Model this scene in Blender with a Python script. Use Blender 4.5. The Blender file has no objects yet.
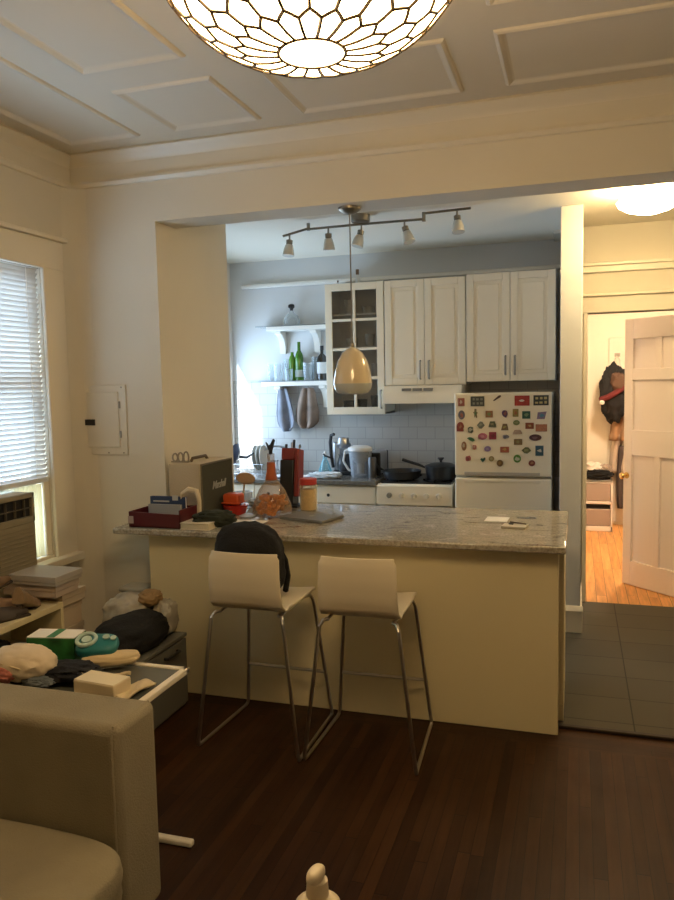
import bpy, bmesh, math, random
from mathutils import Vector, Matrix, noise
random.seed(7)
S = bpy.context.scene
COL = S.collection
PI = math.pi
R = math.radians

# ------------------------------------------------------------------ camera
CAMP = Vector((0.0741, -3.5674, 1.6741))
yaw, pitch, roll, F = 0.3089, -0.0875, -0.021, 753.6
f0 = Vector((-math.sin(yaw), math.cos(yaw), 0)); r0 = Vector((math.cos(yaw), math.sin(yaw), 0)); u0 = Vector((0, 0, 1))
fw = f0*math.cos(pitch)+u0*math.sin(pitch); up = u0*math.cos(pitch)-f0*math.sin(pitch)
rt = r0*math.cos(roll)+up*math.sin(roll); uu = up*math.cos(roll)-r0*math.sin(roll)
cam = bpy.data.cameras.new('camera'); co = bpy.data.objects.new('camera', cam); COL.objects.link(co)
M4 = Matrix((rt, uu, -fw)).transposed().to_4x4(); M4.translation = CAMP
co.matrix_world = M4
cam.sensor_fit = 'VERTICAL'; cam.sensor_height = 24; cam.lens = F/900*24; cam.clip_start = 0.02
S.camera = co

# ------------------------------------------------------------------ world, sun, daylight
w = bpy.data.worlds.new('world'); S.world = w; w.use_nodes = True
bg = w.node_tree.nodes['Background']
bg.inputs[0].default_value = (0.52, 0.73, 1.0, 1); bg.inputs[1].default_value = 6.8
sun = bpy.data.lights.new('sun', 'SUN'); sun.energy = 11; sun.color = (0.86, 0.95, 1.0); sun.angle = R(3)
so = bpy.data.objects.new('sun', sun); COL.objects.link(so)
so.rotation_euler = Vector((1.0, 4.0, -1.97)).to_track_quat('-Z', 'Y').to_euler(); so.location = (-6, -4, 8)
def portal(x, y, z, sy, sz):
    l = bpy.data.lights.new('daylight_portal', 'AREA'); l.shape = 'RECTANGLE'; l.size = sz; l.size_y = sy
    l.cycles.is_portal = True
    o = bpy.data.objects.new('daylight_portal', l); COL.objects.link(o)
    o.location = (x, y, z); o.rotation_euler = (0, -PI/2, 0)
portal(-2.98, 1.97, 1.52, 1.1, 1.1)
portal(-2.95, -0.78, 1.53, 1.4, 1.7)
S.view_settings.view_transform = 'Standard'; S.view_settings.look = 'None'
S.view_settings.exposure = 0.58; S.view_settings.gamma = 1.0
try: S.view_settings.use_curve_mapping = False
except Exception: pass
LAMP_MAIN = 13.0; LAMP_HALL = 42.0; LAMP_ROOM = 165.0

# ------------------------------------------------------------------ materials
MATS = {}
def mat(name, col, rough=0.6, metal=0, spec=0.5, trans=0, alpha=1, emit=None, es=0, noise_s=0, noise_a=0.0, bump=0, bump_s=40, coat=0, sub=0):
    if name in MATS: return MATS[name]
    m = bpy.data.materials.new(name); m.use_nodes = True; nt = m.node_tree; b = nt.nodes['Principled BSDF']
    b.inputs['Base Color'].default_value = (*col, 1); b.inputs['Roughness'].default_value = rough
    b.inputs['Metallic'].default_value = metal; b.inputs['Specular IOR Level'].default_value = spec
    b.inputs['Transmission Weight'].default_value = trans; b.inputs['Alpha'].default_value = alpha
    b.inputs['Coat Weight'].default_value = coat
    if emit: b.inputs['Emission Color'].default_value = (*emit, 1); b.inputs['Emission Strength'].default_value = es
    tc = nt.nodes.new('ShaderNodeTexCoord')
    if noise_a:
        n = nt.nodes.new('ShaderNodeTexNoise'); n.inputs['Scale'].default_value = noise_s or 8; n.inputs['Detail'].default_value = 5
        nt.links.new(tc.outputs['Object'], n.inputs['Vector'])
        r = nt.nodes.new('ShaderNodeValToRGB'); r.color_ramp.elements[0].position = .3; r.color_ramp.elements[1].position = .7
        r.color_ramp.elements[0].color = (*[c*(1-noise_a) for c in col], 1); r.color_ramp.elements[1].color = (*[min(1, c*(1+noise_a)) for c in col], 1)
        nt.links.new(n.outputs['Fac'], r.inputs['Fac']); nt.links.new(r.outputs['Color'], b.inputs['Base Color'])
    if bump:
        n2 = nt.nodes.new('ShaderNodeTexNoise'); n2.inputs['Scale'].default_value = bump_s; n2.inputs['Detail'].default_value = 4
        nt.links.new(tc.outputs['Object'], n2.inputs['Vector'])
        bp = nt.nodes.new('ShaderNodeBump'); bp.inputs['Strength'].default_value = bump; bp.inputs['Distance'].default_value = .01
        nt.links.new(n2.outputs['Fac'], bp.inputs['Height']); nt.links.new(bp.outputs['Normal'], b.inputs['Normal'])
    MATS[name] = m
    return m
def glassy(name, col, alpha=.25, rough=.05):
    # thin clear glass: mix of transparent and glossy/diffuse tint
    if name in MATS: return MATS[name]
    m = bpy.data.materials.new(name); m.use_nodes = True; nt = m.node_tree; nt.nodes.clear()
    out = nt.nodes.new('ShaderNodeOutputMaterial'); t = nt.nodes.new('ShaderNodeBsdfTransparent'); t.inputs[0].default_value = (*[min(1, .75+.25*c) for c in col], 1)
    p = nt.nodes.new('ShaderNodeBsdfPrincipled'); p.inputs['Base Color'].default_value = (*col, 1); p.inputs['Roughness'].default_value = rough
    mx = nt.nodes.new('ShaderNodeMixShader'); lw = nt.nodes.new('ShaderNodeLayerWeight'); lw.inputs[0].default_value = .35
    ma = nt.nodes.new('ShaderNodeMath'); ma.operation = 'MULTIPLY_ADD'; ma.inputs[1].default_value = .6; ma.inputs[2].default_value = alpha; ma.use_clamp = True
    nt.links.new(lw.outputs['Facing'], ma.inputs[0]); nt.links.new(ma.outputs[0], mx.inputs[0])
    nt.links.new(t.outputs[0], mx.inputs[1]); nt.links.new(p.outputs[0], mx.inputs[2]); nt.links.new(mx.outputs[0], out.inputs[0])
    MATS[name] = m; return m
def translucent(name, col, trans_col, fac=.5):
    if name in MATS: return MATS[name]
    m = bpy.data.materials.new(name); m.use_nodes = True; nt = m.node_tree; nt.nodes.clear()
    out = nt.nodes.new('ShaderNodeOutputMaterial'); d = nt.nodes.new('ShaderNodeBsdfPrincipled'); d.inputs['Base Color'].default_value = (*col, 1); d.inputs['Roughness'].default_value = .5
    t = nt.nodes.new('ShaderNodeBsdfTranslucent'); t.inputs[0].default_value = (*trans_col, 1)
    mx = nt.nodes.new('ShaderNodeMixShader'); mx.inputs[0].default_value = fac
    nt.links.new(d.outputs[0], mx.inputs[1]); nt.links.new(t.outputs[0], mx.inputs[2]); nt.links.new(mx.outputs[0], out.inputs[0])
    MATS[name] = m; return m

m_wall = mat('cream_wall_paint', (.70, .645, .53), .75, noise_s=2, noise_a=.025, bump=.06, bump_s=60)
m_ceil = mat('ceiling_paint', (.73, .665, .55), .8, bump=.05, bump_s=30)
m_trim = mat('cream_gloss_trim', (.74, .68, .56), .35)
m_kwall = mat('kitchen_wall_paint', (.64, .645, .635), .7, bump=.05, bump_s=40)
m_kceil = mat('kitchen_ceiling_paint', (.86, .80, .67), .8)
m_white = mat('white_cabinet_lacquer', (.82, .74, .58), .32)
m_white2 = mat('white_enamel', (.80, .77, .70), .3)
m_panel = mat('cream_panel', (.69, .60, .37), .5, noise_s=1.5, noise_a=.02)
m_door = mat('white_door_paint', (.90, .80, .76), .4)
m_chrome = mat('brushed_nickel', (.55, .52, .47), .28, metal=1)
m_nickel = mat('aged_nickel', (.30, .27, .22), .4, metal=1)
m_black = mat('black_plastic', (.012, .012, .013), .4)
m_blackfab = mat('black_fabric', (.006, .006, .007), .9, bump=.4, bump_s=90)
m_navyfab = mat('navy_fabric', (.008, .009, .014), .9, bump=.4, bump_s=60)
m_steel = mat('brushed_steel', (.45, .46, .48), .3, metal=1)
m_seat = mat('cream_seat_shell', (.70, .62, .47), .35)
m_sofa = mat('olive_grey_velour', (.26, .225, .155), .92, noise_s=5, noise_a=.10, bump=.3, bump_s=180)
m_tray = mat('dark_red_lacquer', (.085, .006, .010), .35)
m_cream = mat('cream_card', (.66, .58, .43), .6)
m_whitep = mat('white_paper', (.80, .76, .68), .7)
m_beige = mat('beige_cloth', (.60, .49, .31), .9, bump=.4, bump_s=50)
m_greycab = mat('grey_laminate', (.155, .15, .125), .5)
m_card = mat('shoe_box_card', (.47, .385, .285), .7, noise_s=6, noise_a=.06)
m_glass = glassy('clear_glass', (.8, .88, .92), .10)
m_pane = glassy('window_glass', (.8, .9, .95), .04)
m_gcab = glassy('cabinet_glass', (.35, .33, .27), .05)
m_magface = None

def node_mat(name):
    m = bpy.data.materials.new(name); m.use_nodes = True; nt = m.node_tree
    return m, nt, nt.nodes['Principled BSDF'], nt.nodes.new('ShaderNodeTexCoord')
# wooden floor: strips along Y, border strips along X by the tiles
m_floor, nt, b, tc = node_mat('dark_strip_wood')
def N(t_, **k):
    n_ = nt.nodes.new('ShaderNode'+t_)
    for a_, v_ in k.items():
        if a_ == 'op': n_.operation = v_
        else: n_.inputs[int(a_[1:])].default_value = v_
    return n_
def L(a_, b_): nt.links.new(a_, b_)
def strips(along, wdt, length, ca, cb):
    # wooden strips running along X or Y: one shade per board, thin dark joints, long grain
    sp_ = N('SeparateXYZ'); L(tc.outputs['Object'], sp_.inputs[0])
    U_, V_ = ('X', 'Y') if along == 'Y' else ('Y', 'X')
    du = N('Math', op='DIVIDE', i1=wdt); L(sp_.outputs[U_], du.inputs[0])
    fu = N('Math', op='FLOOR'); L(du.outputs[0], fu.inputs[0])
    fr = N('Math', op='FRACT'); L(du.outputs[0], fr.inputs[0])
    wn = nt.nodes.new('ShaderNodeTexWhiteNoise'); wn.noise_dimensions = '1D'; L(fu.outputs[0], wn.inputs['W'])
    dv = N('Math', op='DIVIDE', i1=length); L(sp_.outputs[V_], dv.inputs[0])
    av = N('Math', op='MULTIPLY_ADD', i1=7.3); L(wn.outputs['Value'], av.inputs[0]); L(dv.outputs[0], av.inputs[2])
    fv = N('Math', op='FLOOR'); L(av.outputs[0], fv.inputs[0]); frv = N('Math', op='FRACT'); L(av.outputs[0], frv.inputs[0])
    cv = nt.nodes.new('ShaderNodeCombineXYZ'); L(fu.outputs[0], cv.inputs[0]); L(fv.outputs[0], cv.inputs[1])
    w2 = nt.nodes.new('ShaderNodeTexWhiteNoise'); w2.noise_dimensions = '2D'; L(cv.outputs[0], w2.inputs['Vector'])
    mc = nt.nodes.new('ShaderNodeMix'); mc.data_type = 'RGBA'; mc.inputs[6].default_value = (*ca, 1); mc.inputs[7].default_value = (*cb, 1); L(w2.outputs['Value'], mc.inputs[0])
    gc = nt.nodes.new('ShaderNodeCombineXYZ'); m1 = N('Math', op='MULTIPLY', i1=22.0); L(sp_.outputs[U_], m1.inputs[0]); m2 = N('Math', op='MULTIPLY', i1=1.6); L(sp_.outputs[V_], m2.inputs[0])
    L(m1.outputs[0], gc.inputs[0]); L(m2.outputs[0], gc.inputs[1]); L(w2.outputs['Value'], gc.inputs[2])
    gn = nt.nodes.new('ShaderNodeTexNoise'); gn.inputs['Scale'].default_value = 1.6; gn.inputs['Detail'].default_value = 7; gn.inputs['Roughness'].default_value = .6; L(gc.outputs[0], gn.inputs['Vector'])
    gr_ = nt.nodes.new('ShaderNodeMapRange'); gr_.inputs[1].default_value = .3; gr_.inputs[2].default_value = .7; gr_.inputs[3].default_value = .68; gr_.inputs[4].default_value = 1.3; L(gn.outputs['Fac'], gr_.inputs[0])
    vm = nt.nodes.new('ShaderNodeVectorMath'); vm.operation = 'SCALE'; L(mc.outputs[2], vm.inputs[0]); L(gr_.outputs[0], vm.inputs['Scale'])
    j1 = N('Math', op='LESS_THAN', i1=.045); L(fr.outputs[0], j1.inputs[0]); j2 = N('Math', op='LESS_THAN', i1=.003); L(frv.outputs[0], j2.inputs[0])
    jj = N('Math', op='MAXIMUM'); L(j1.outputs[0], jj.inputs[0]); L(j2.outputs[0], jj.inputs[1])
    mj = nt.nodes.new('ShaderNodeMix'); mj.data_type = 'RGBA'; mj.inputs[7].default_value = (ca[0]*.25, ca[1]*.25, ca[2]*.25, 1); L(jj.outputs[0], mj.inputs[0]); L(vm.outputs[0], mj.inputs[6])
    return mj.outputs[2], jj.outputs[0]
WA, WB = (.024, .0088, .0028), (.050, .0195, .0065)
cA, fA = strips('Y', .046, 1.3, WA, WB); cB, fB = strips('X', .046, .9, WA, WB)
sp = nt.nodes.new('ShaderNodeSeparateXYZ'); nt.links.new(tc.outputs['Object'], sp.inputs[0])
gt = nt.nodes.new('ShaderNodeMath'); gt.operation = 'GREATER_THAN'; gt.inputs[1].default_value = -.114; nt.links.new(sp.outputs['Y'], gt.inputs[0])
mx = nt.nodes.new('ShaderNodeMix'); mx.data_type = 'RGBA'; nt.links.new(gt.outputs[0], mx.inputs[0]); nt.links.new(cA, mx.inputs[6]); nt.links.new(cB, mx.inputs[7])
nt.links.new(mx.outputs[2], b.inputs['Base Color'])
b.inputs['Roughness'].default_value = .38; b.inputs['Specular IOR Level'].default_value = .18
n = nt.nodes.new('ShaderNodeTexNoise'); n.inputs['Scale'].default_value = 6; n.inputs['Detail'].default_value = 6; nt.links.new(tc.outputs['Object'], n.inputs['Vector'])
mr = nt.nodes.new('ShaderNodeMapRange'); mr.inputs[3].default_value = .30; mr.inputs[4].default_value = .55; nt.links.new(n.outputs['Fac'], mr.inputs[0]); nt.links.new(mr.outputs[0], b.inputs['Roughness'])
bp = nt.nodes.new('ShaderNodeBump'); bp.inputs['Strength'].default_value = .5; bp.inputs['Distance'].default_value = .002; bp.invert = True
nt.links.new(fA, bp.inputs['Height']); nt.links.new(bp.outputs[0], b.inputs['Normal'])
# orange wood in the far room
m_ofloor, nt, b, tc = node_mat('honey_strip_wood')
cC, fC = strips('Y', .075, 1.1, (.60, .26, .075), (.78, .39, .13))
nt.links.new(cC, b.inputs['Base Color']); b.inputs['Roughness'].default_value = .35
# slate tiles
m_tile, nt, b, tc = node_mat('slate_tile')
mp = nt.nodes.new('ShaderNodeMapping'); mp.inputs['Location'].default_value = (-.345, -.18, 0); nt.links.new(tc.outputs['Object'], mp.inputs[0])
br = nt.nodes.new('ShaderNodeTexBrick'); br.offset = 0; br.inputs['Scale'].default_value = 1; br.inputs['Brick Width'].default_value = .6; br.inputs['Row Height'].default_value = .3; br.inputs['Mortar Size'].default_value = .0035
br.inputs['Color1'].default_value = (.062, .056, .040, 1); br.inputs['Color2'].default_value = (.074, .067, .048, 1); br.inputs['Mortar'].default_value = (.012, .011, .009, 1)
nt.links.new(mp.outputs[0], br.inputs['Vector']); nt.links.new(br.outputs['Color'], b.inputs['Base Color']); b.inputs['Roughness'].default_value = .55; b.inputs['Specular IOR Level'].default_value = .22
# granite
m_granite, nt, b, tc = node_mat('veined_granite')
mp = nt.nodes.new('ShaderNodeMapping'); mp.inputs['Scale'].default_value = (1.0, 2.2, 2); mp.inputs['Rotation'].default_value = (0, 0, .25); nt.links.new(tc.outputs['Object'], mp.inputs[0])
n = nt.nodes.new('ShaderNodeTexNoise'); n.inputs['Scale'].default_value = 3.2; n.inputs['Detail'].default_value = 7; n.inputs['Roughness'].default_value = .6; n.inputs['Distortion'].default_value = 1.6
nt.links.new(mp.outputs[0], n.inputs['Vector'])
r = nt.nodes.new('ShaderNodeValToRGB'); e = r.color_ramp.elements; e[0].position = .34; e[0].color = (.20, .165, .125, 1); e[1].position = .66; e[1].color = (.56, .52, .43, 1)
x = e.new(.48); x.color = (.44, .40, .32, 1); x = e.new(.56); x.color = (.33, .29, .235, 1)
nt.links.new(n.outputs['Fac'], r.inputs[0])
n2 = nt.nodes.new('ShaderNodeTexNoise'); n2.inputs['Scale'].default_value = 90; n2.inputs['Detail'].default_value = 2; nt.links.new(tc.outputs['Object'], n2.inputs['Vector'])
r2 = nt.nodes.new('ShaderNodeValToRGB'); r2.color_ramp.elements[0].position = .35; r2.color_ramp.elements[0].color = (.7, .7, .68, 1); r2.color_ramp.elements[1].position = .6; r2.color_ramp.elements[1].color = (1.1, 1.1, 1.1, 1); nt.links.new(n2.outputs['Fac'], r2.inputs[0])
mx = nt.nodes.new('ShaderNodeMix'); mx.data_type = 'RGBA'; mx.blend_type = 'MULTIPLY'; mx.inputs[0].default_value = 1; nt.links.new(r.outputs[0], mx.inputs[6]); nt.links.new(r2.outputs[0], mx.inputs[7]); nt.links.new(mx.outputs[2], b.inputs['Base Color'])
b.inputs['Roughness'].default_value = .07
# backsplash tiles
m_splash, nt, b, tc = node_mat('backsplash_tile')
mp = nt.nodes.new('ShaderNodeMapping'); mp.inputs['Rotation'].default_value = (PI/2, 0, 0); nt.links.new(tc.outputs['Object'], mp.inputs[0])
br = nt.nodes.new('ShaderNodeTexBrick'); br.offset = .5; br.inputs['Scale'].default_value = 1; br.inputs['Brick Width'].default_value = .15; br.inputs['Row Height'].default_value = .10; br.inputs['Mortar Size'].default_value = .003
br.inputs['Color1'].default_value = (.46, .45, .42, 1); br.inputs['Color2'].default_value = (.48, .47, .44, 1); br.inputs['Mortar'].default_value = (.36, .35, .33, 1)
nt.links.new(mp.outputs[0], br.inputs['Vector']); nt.links.new(br.outputs['Color'], b.inputs['Base Color']); b.inputs['Roughness'].default_value = .25

# ------------------------------------------------------------------ mesh helpers (all coordinates in metres, in the room)
class MB:
    def __init__(s): s.bm = bmesh.new(); s.mi = 0
    def _tag(s, geom):
        for f in geom:
            if isinstance(f, bmesh.types.BMFace): f.material_index = s.mi
    def box(s, x0, x1, y0, y1, z0, z1, M=None):
        vs = [s.bm.verts.new(Vector((x, y, z)) if M is None else M @ Vector((x, y, z))) for z in (z0, z1) for x, y in ((x0, y0), (x1, y0), (x1, y1), (x0, y1))]
        for q in ((3, 2, 1, 0), (4, 5, 6, 7), (0, 1, 5, 4), (1, 2, 6, 5), (2, 3, 7, 6), (3, 0, 4, 7)):
            f = s.bm.faces.new([vs[i] for i in q]); f.material_index = s.mi
        return s
    def prism(s, pts, axis, a0, a1):
        # pts: 2-D outline in the two other axes, extruded along axis from a0 to a1
        def V(p, a):
            if axis == 'z': return (p[0], p[1], a)
            if axis == 'y': return (p[0], a, p[1])
            return (a, p[0], p[1])
        A = [s.bm.verts.new(V(p, a0)) for p in pts]; B = [s.bm.verts.new(V(p, a1)) for p in pts]; n = len(pts)
        fs = [s.bm.faces.new(A), s.bm.faces.new(B[::-1])]
        for i in range(n): fs.append(s.bm.faces.new((A[i], B[i], B[(i+1) % n], A[(i+1) % n])))
        s._tag(fs); bmesh.ops.recalc_face_normals(s.bm, faces=fs); return s
    def tube(s, pts, r, n=8, closed=False, rs=None):
        pts = [Vector(p) for p in pts]; rings = []; prev = None; L = len(pts)
        for i, p in enumerate(pts):
            if closed: t = (pts[(i+1) % L]-pts[i-1])
            else: t = (pts[min(i+1, L-1)]-pts[max(i-1, 0)])
            t.normalize()
            if prev is None:
                a = Vector((0, 0, 1)) if abs(t.z) < .9 else Vector((1, 0, 0)); nrm = t.cross(a).normalized()
            else: nrm = (prev-t*prev.dot(t)).normalized()
            prev = nrm; bn = t.cross(nrm); rad = rs[i] if rs else r
            rings.append([s.bm.verts.new(p+(nrm*math.cos(2*PI*k/n)+bn*math.sin(2*PI*k/n))*rad) for k in range(n)])
        for i in range(L if closed else L-1):
            A, B = rings[i], rings[(i+1) % L]
            for k in range(n): f = s.bm.faces.new((A[k], A[(k+1) % n], B[(k+1) % n], B[k])); f.material_index = s.mi
        if not closed:
            f = s.bm.faces.new(rings[0][::-1]); f.material_index = s.mi; f = s.bm.faces.new(rings[-1]); f.material_index = s.mi
        return s
    def lathe(s, prof, c=(0, 0, 0), n=24, M=None, sx=1, sy=1):
        # prof: (r, z) from bottom to top
        rings = []; c = Vector(c)
        for r_, z in prof:
            if r_ < 1e-5: p = Vector((0, 0, z)); rings.append([s.bm.verts.new(c+(M @ p if M else p))])
            else:
                L = []
                for k in range(n):
                    p = Vector((r_*sx*math.cos(2*PI*k/n), r_*sy*math.sin(2*PI*k/n), z)); L.append(s.bm.verts.new(c+(M @ p if M else p)))
                rings.append(L)
        fs = []
        for A, B in zip(rings[:-1], rings[1:]):
            if len(A) == 1 and len(B) == 1: continue
            for k in range(n):
                if len(A) == 1: fs.append(s.bm.faces.new((A[0], B[(k+1) % n], B[k])))
                elif len(B) == 1: fs.append(s.bm.faces.new((A[k], A[(k+1) % n], B[0])))
                else: fs.append(s.bm.faces.new((A[k], A[(k+1) % n], B[(k+1) % n], B[k])))
        if len(rings[0]) > 1: fs.append(s.bm.faces.new(rings[0][::-1]))
        if len(rings[-1]) > 1: fs.append(s.bm.faces.new(rings[-1]))
        s._tag(fs); return s
    def blob(s, c, size, p=3.0, sub=4, amp=0.0, fr=3.0, seed=0, M=None, flat=None):
        # soft rounded lump: a super-ellipsoid with folds
        bm2 = bmesh.new(); bmesh.ops.create_cube(bm2, size=2); bmesh.ops.subdivide_edges(bm2, edges=bm2.edges[:], cuts=2**sub-1, use_grid_fill=True)
        mp = {}
        for v in bm2.verts:
            q = v.co; L = (abs(q.x)**p+abs(q.y)**p+abs(q.z)**p)**(1/p); d = q/L
            h = 1+amp*noise.noise(d*fr+Vector((seed*7.3, seed*1.7, seed)))+amp*.5*noise.noise(d*fr*2.7+Vector((seed, 3, seed*2)))
            P = Vector((d.x*size[0]/2*h, d.y*size[1]/2*h, d.z*size[2]/2*h))
            if flat is not None: P.z = max(P.z, -size[2]/2*flat)
            if M: P = M @ P
            mp[v] = s.bm.verts.new(P+Vector(c))
        for f in bm2.faces: g = s.bm.faces.new([mp[v] for v in f.verts]); g.material_index = s.mi
        bm2.free(); return s
    def grid(s, fn, nu, nv):
        V = [[s.bm.verts.new(fn(i/nu, j/nv)) for j in range(nv+1)] for i in range(nu+1)]
        for i in range(nu):
            for j in range(nv): f = s.bm.faces.new((V[i][j], V[i+1][j], V[i+1][j+1], V[i][j+1])); f.material_index = s.mi
        return s

def root_of(o):
    while o.parent: o = o.parent
    return o
def link(name, mb, mats, parent=None, bevel=0, seg=2, smooth=35, solid=0, sub=0, label=None):
    me = bpy.data.meshes.new(name); bm = mb.bm
    off = Vector((0, 0, 0))
    if parent: off = root_of(parent).location
    if off.length: bmesh.ops.translate(bm, verts=bm.verts[:], vec=-off)
    bm.to_mesh(me); bm.free()
    for mm in (mats if isinstance(mats, (list, tuple)) else [mats]): me.materials.append(mm)
    if smooth:
        me.polygons.foreach_set('use_smooth', [True]*len(me.polygons)); me.set_sharp_from_angle(angle=R(smooth))
    o = bpy.data.objects.new(name, me); COL.objects.link(o)
    if parent: o.parent = parent
    if solid: md = o.modifiers.new('solid', 'SOLIDIFY'); md.thickness = solid; md.offset = 0
    if bevel: md = o.modifiers.new('bevel', 'BEVEL'); md.width = bevel; md.segments = seg; md.limit_method = 'ANGLE'; md.angle_limit = R(40); md.use_clamp_overlap = True
    if sub: md = o.modifiers.new('sub', 'SUBSURF'); md.levels = sub; md.render_levels = sub
    if label: o['label'] = label
    return o
def thing(name, label, cat, loc=(0, 0, 0), group=None):
    o = bpy.data.objects.new(name, None); COL.objects.link(o); o.location = loc; o.empty_display_size = .05
    o['label'] = label; o['category'] = cat
    if group: o['group'] = group
    return o
def tag(o, label, cat, group=None, kind=None):
    o['label'] = label; o['category'] = cat
    if group: o['group'] = group
    if kind: o['kind'] = kind
    return o
def struct(name, mb, m, **k):
    o = link(name, mb, m, **k); o['kind'] = 'structure'; return o
def recenter(o, loc):
    # give a one-mesh thing an origin at its base
    o.data.transform(Matrix.Translation(-Vector(loc))); o.location = loc; return o
def copy_tree(o, parent=None):
    c = o.copy(); COL.objects.link(c); c.parent = parent
    for ch in list(o.children): copy_tree(ch, c)
    return c

# ------------------------------------------------------------------ shell
XW, YW, ZC, ZH, ZK = -2.70, .205, 3.0, 2.593, 2.76
YB = 2.66; XK = -2.88; XR = 2.1; YR = -4.6; XS = -2.16; YS = 1.10
struct('floor', MB().box(XW-.15, XR+.1, YR-.1, .10, -.1, 0), m_floor)
struct('floor_kitchen', MB().box(XK-.1, XR+.1, .10, 2.24, -.1, .015).box(XK-.1, 0.0, 2.24, YB+.1, -.1, .015), m_tile)
struct('trim_1', MB().box(.0, XR, .075, .10, .0, .017), mat('dark_threshold', (.02, .011, .006), .6), bevel=.003)
struct('floor_bedroom', MB().box(.0, XR+.4, 2.24, 5.6, -.1, .015), m_ofloor)
# living room walls
W0, W1, Z0w, Z1w = -1.45, -.10, .76, 2.33        # window opening
struct('wall_left', MB().box(XW-.2, XW, YR, W0, 0, ZC).box(XW-.2, XW, W1, YW, 0, ZC).box(XW-.2, XW, W0, W1, 0, Z0w).box(XW-.2, XW, W0, W1, Z1w, ZC), m_wall)
struct('wall_right', MB().box(XR, XR+.1, YR, 5.6, 0, ZC), m_wall)
struct('wall_rear', MB().box(XW-.2, XR+.1, YR-.1, YR, 0, ZC), m_wall)
struct('wall_front', MB().prism([(XW-.2, 0), (XS, 0), (XS, ZH), (XR, ZH), (XR, ZC), (XW-.2, ZC)], 'y', YW, YW+.22), m_wall)
struct('wall_stub', MB().box(XW-.3, XS, YW+.22, YS, 0, ZC), m_wall)
struct('ceiling', MB().box(XW-.2, XR+.1, YR-.1, YW+.05, ZC, ZC+.1), m_ceil)
struct('ceiling_kitchen', MB().box(XK-.2, XR+.1, YW+.22, YB+.1, ZK, ZK+.1), m_kceil)
struct('trim_2', MB().prism([(YW, 3.0), (YW-.035, 3.0), (YW-.045, 2.985), (YW-.03, 2.965), (YW-.008, 2.95), (YW, 2.93)], 'x', XW, XR), m_trim)
struct('trim_3', MB().prism([(YW, 2.845), (YW-.016, 2.845), (YW-.022, 2.83), (YW-.012, 2.812), (YW, 2.808)], 'x', XW, XR), m_trim)
struct('trim_4', MB().prism([(XW, 3.0), (XW+.035, 3.0), (XW+.045, 2.985), (XW+.03, 2.965), (XW+.008, 2.95), (XW, 2.93)], 'y', YR, YW), m_trim)
struct('trim_5', MB().prism([(XW, 2.845), (XW+.016, 2.845), (XW+.022, 2.83), (XW+.012, 2.812), (XW, 2.808)], 'y', YR, YW), m_trim)
# rounded plaster in the corner of the cove
struct('trim_6', MB().prism([(XW, YW), (XW+.10, YW), (XW+.055, YW-.012), (XW+.02, YW-.04), (XW, YW-.10)], 'z', 0, 2.81), m_wall)
def coffer(i, x0, x1, y0, y1):
    mb = MB(); wd = .045
    prof = [(0, 0), (.006, -.008), (.016, -.013), (.026, -.009), (.036, -.003), (wd, 0)]
    loops = []
    for d, z in prof:
        loops.append([mb.bm.verts.new((x, y, ZC+z)) for x, y in ((x0+d, y0+d), (x1-d, y0+d), (x1-d, y1-d), (x0+d, y1-d))])
    for A, B in zip(loops[:-1], loops[1:]):
        for k in range(4): mb.bm.faces.new((A[k], B[k], B[(k+1) % 4], A[(k+1) % 4]))
    struct('trim_%d' % i, mb, m_ceil, smooth=0)
ci = 7
for xa, xb in ((-2.56, -2.12), (-1.925, -1.43), (-1.22, -.425), (-.24, .56), (.76, 1.25), (1.45, 1.92)):
    for ya, yb in ((-.53, .03), (-1.85, -.735), (-3.1, -2.05), (-4.3, -3.3)):
        if xa < -2.5 and yb > 0: ya = -1.0
        if xa < -2.5 and -1.9 < ya < -1.8: yb = -1.2
        coffer(ci, xa, xb, ya, yb); ci += 1
# kitchen walls
KW0, KW1, KZ0, KZ1 = 1.44, 2.50, .98, 2.07
struct('wall_kitchen_left', MB().box(XK-.05, XK, YS, KW0, 0, ZK).box(XK-.05, XK, KW1, YB, 0, ZK).box(XK-.05, XK, KW0, KW1, 0, KZ0).box(XK-.05, XK, KW0, KW1, KZ1, ZK), m_kwall)
struct('wall_back', MB().box(XK-.2, .10, YB, YB+.1, 0, ZK), m_kwall)
struct('wall_backsplash', MB().box(XK, -.0, YB-.008, YB, .90, 1.72), m_splash)
struct('wall_pillar', MB().box(-.03, .105, 1.5, YB, 0, ZK), m_kwall, bevel=.004)
struct('baseboard_pillar', MB().box(-.042, .117, 1.486, 2.24, .015, .16).prism([(1.474, .16), (1.5, .16), (1.5, .195), (1.486, .185)], 'x', -.046, .121), m_trim, bevel=.003)
# hall wall with the doorway into the bedroom
DX0, DX1, DZ = .146, .99, 2.145
struct('wall_hall', MB().prism([(.104, 0), (DX0-.01, 0), (DX0-.01, DZ), (DX1, DZ), (DX1, 0), (XR, 0), (XR, ZK), (.104, ZK)], 'y', 2.25, 2.36), m_wall)
mb = MB().box(DX0-.03, DX0+.0, 2.225, 2.37, .015, DZ).box(DX1, DX1+.10, 2.225, 2.37, .015, DZ).box(.105, DX1+.10, 2.225, 2.37, DZ, DZ+.115).box(.105, DX1+.14, 2.205, 2.26, DZ+.115, DZ+.14)
struct('trim_%d' % ci, mb, m_trim, bevel=.004); ci += 1
struct('trim_%d' % ci, MB().box(.105, XR, 2.215, 2.25, 2.475, 2.50).box(.105, XR, 2.23, 2.25, 2.43, 2.475), m_trim, bevel=.004); ci += 1
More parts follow.
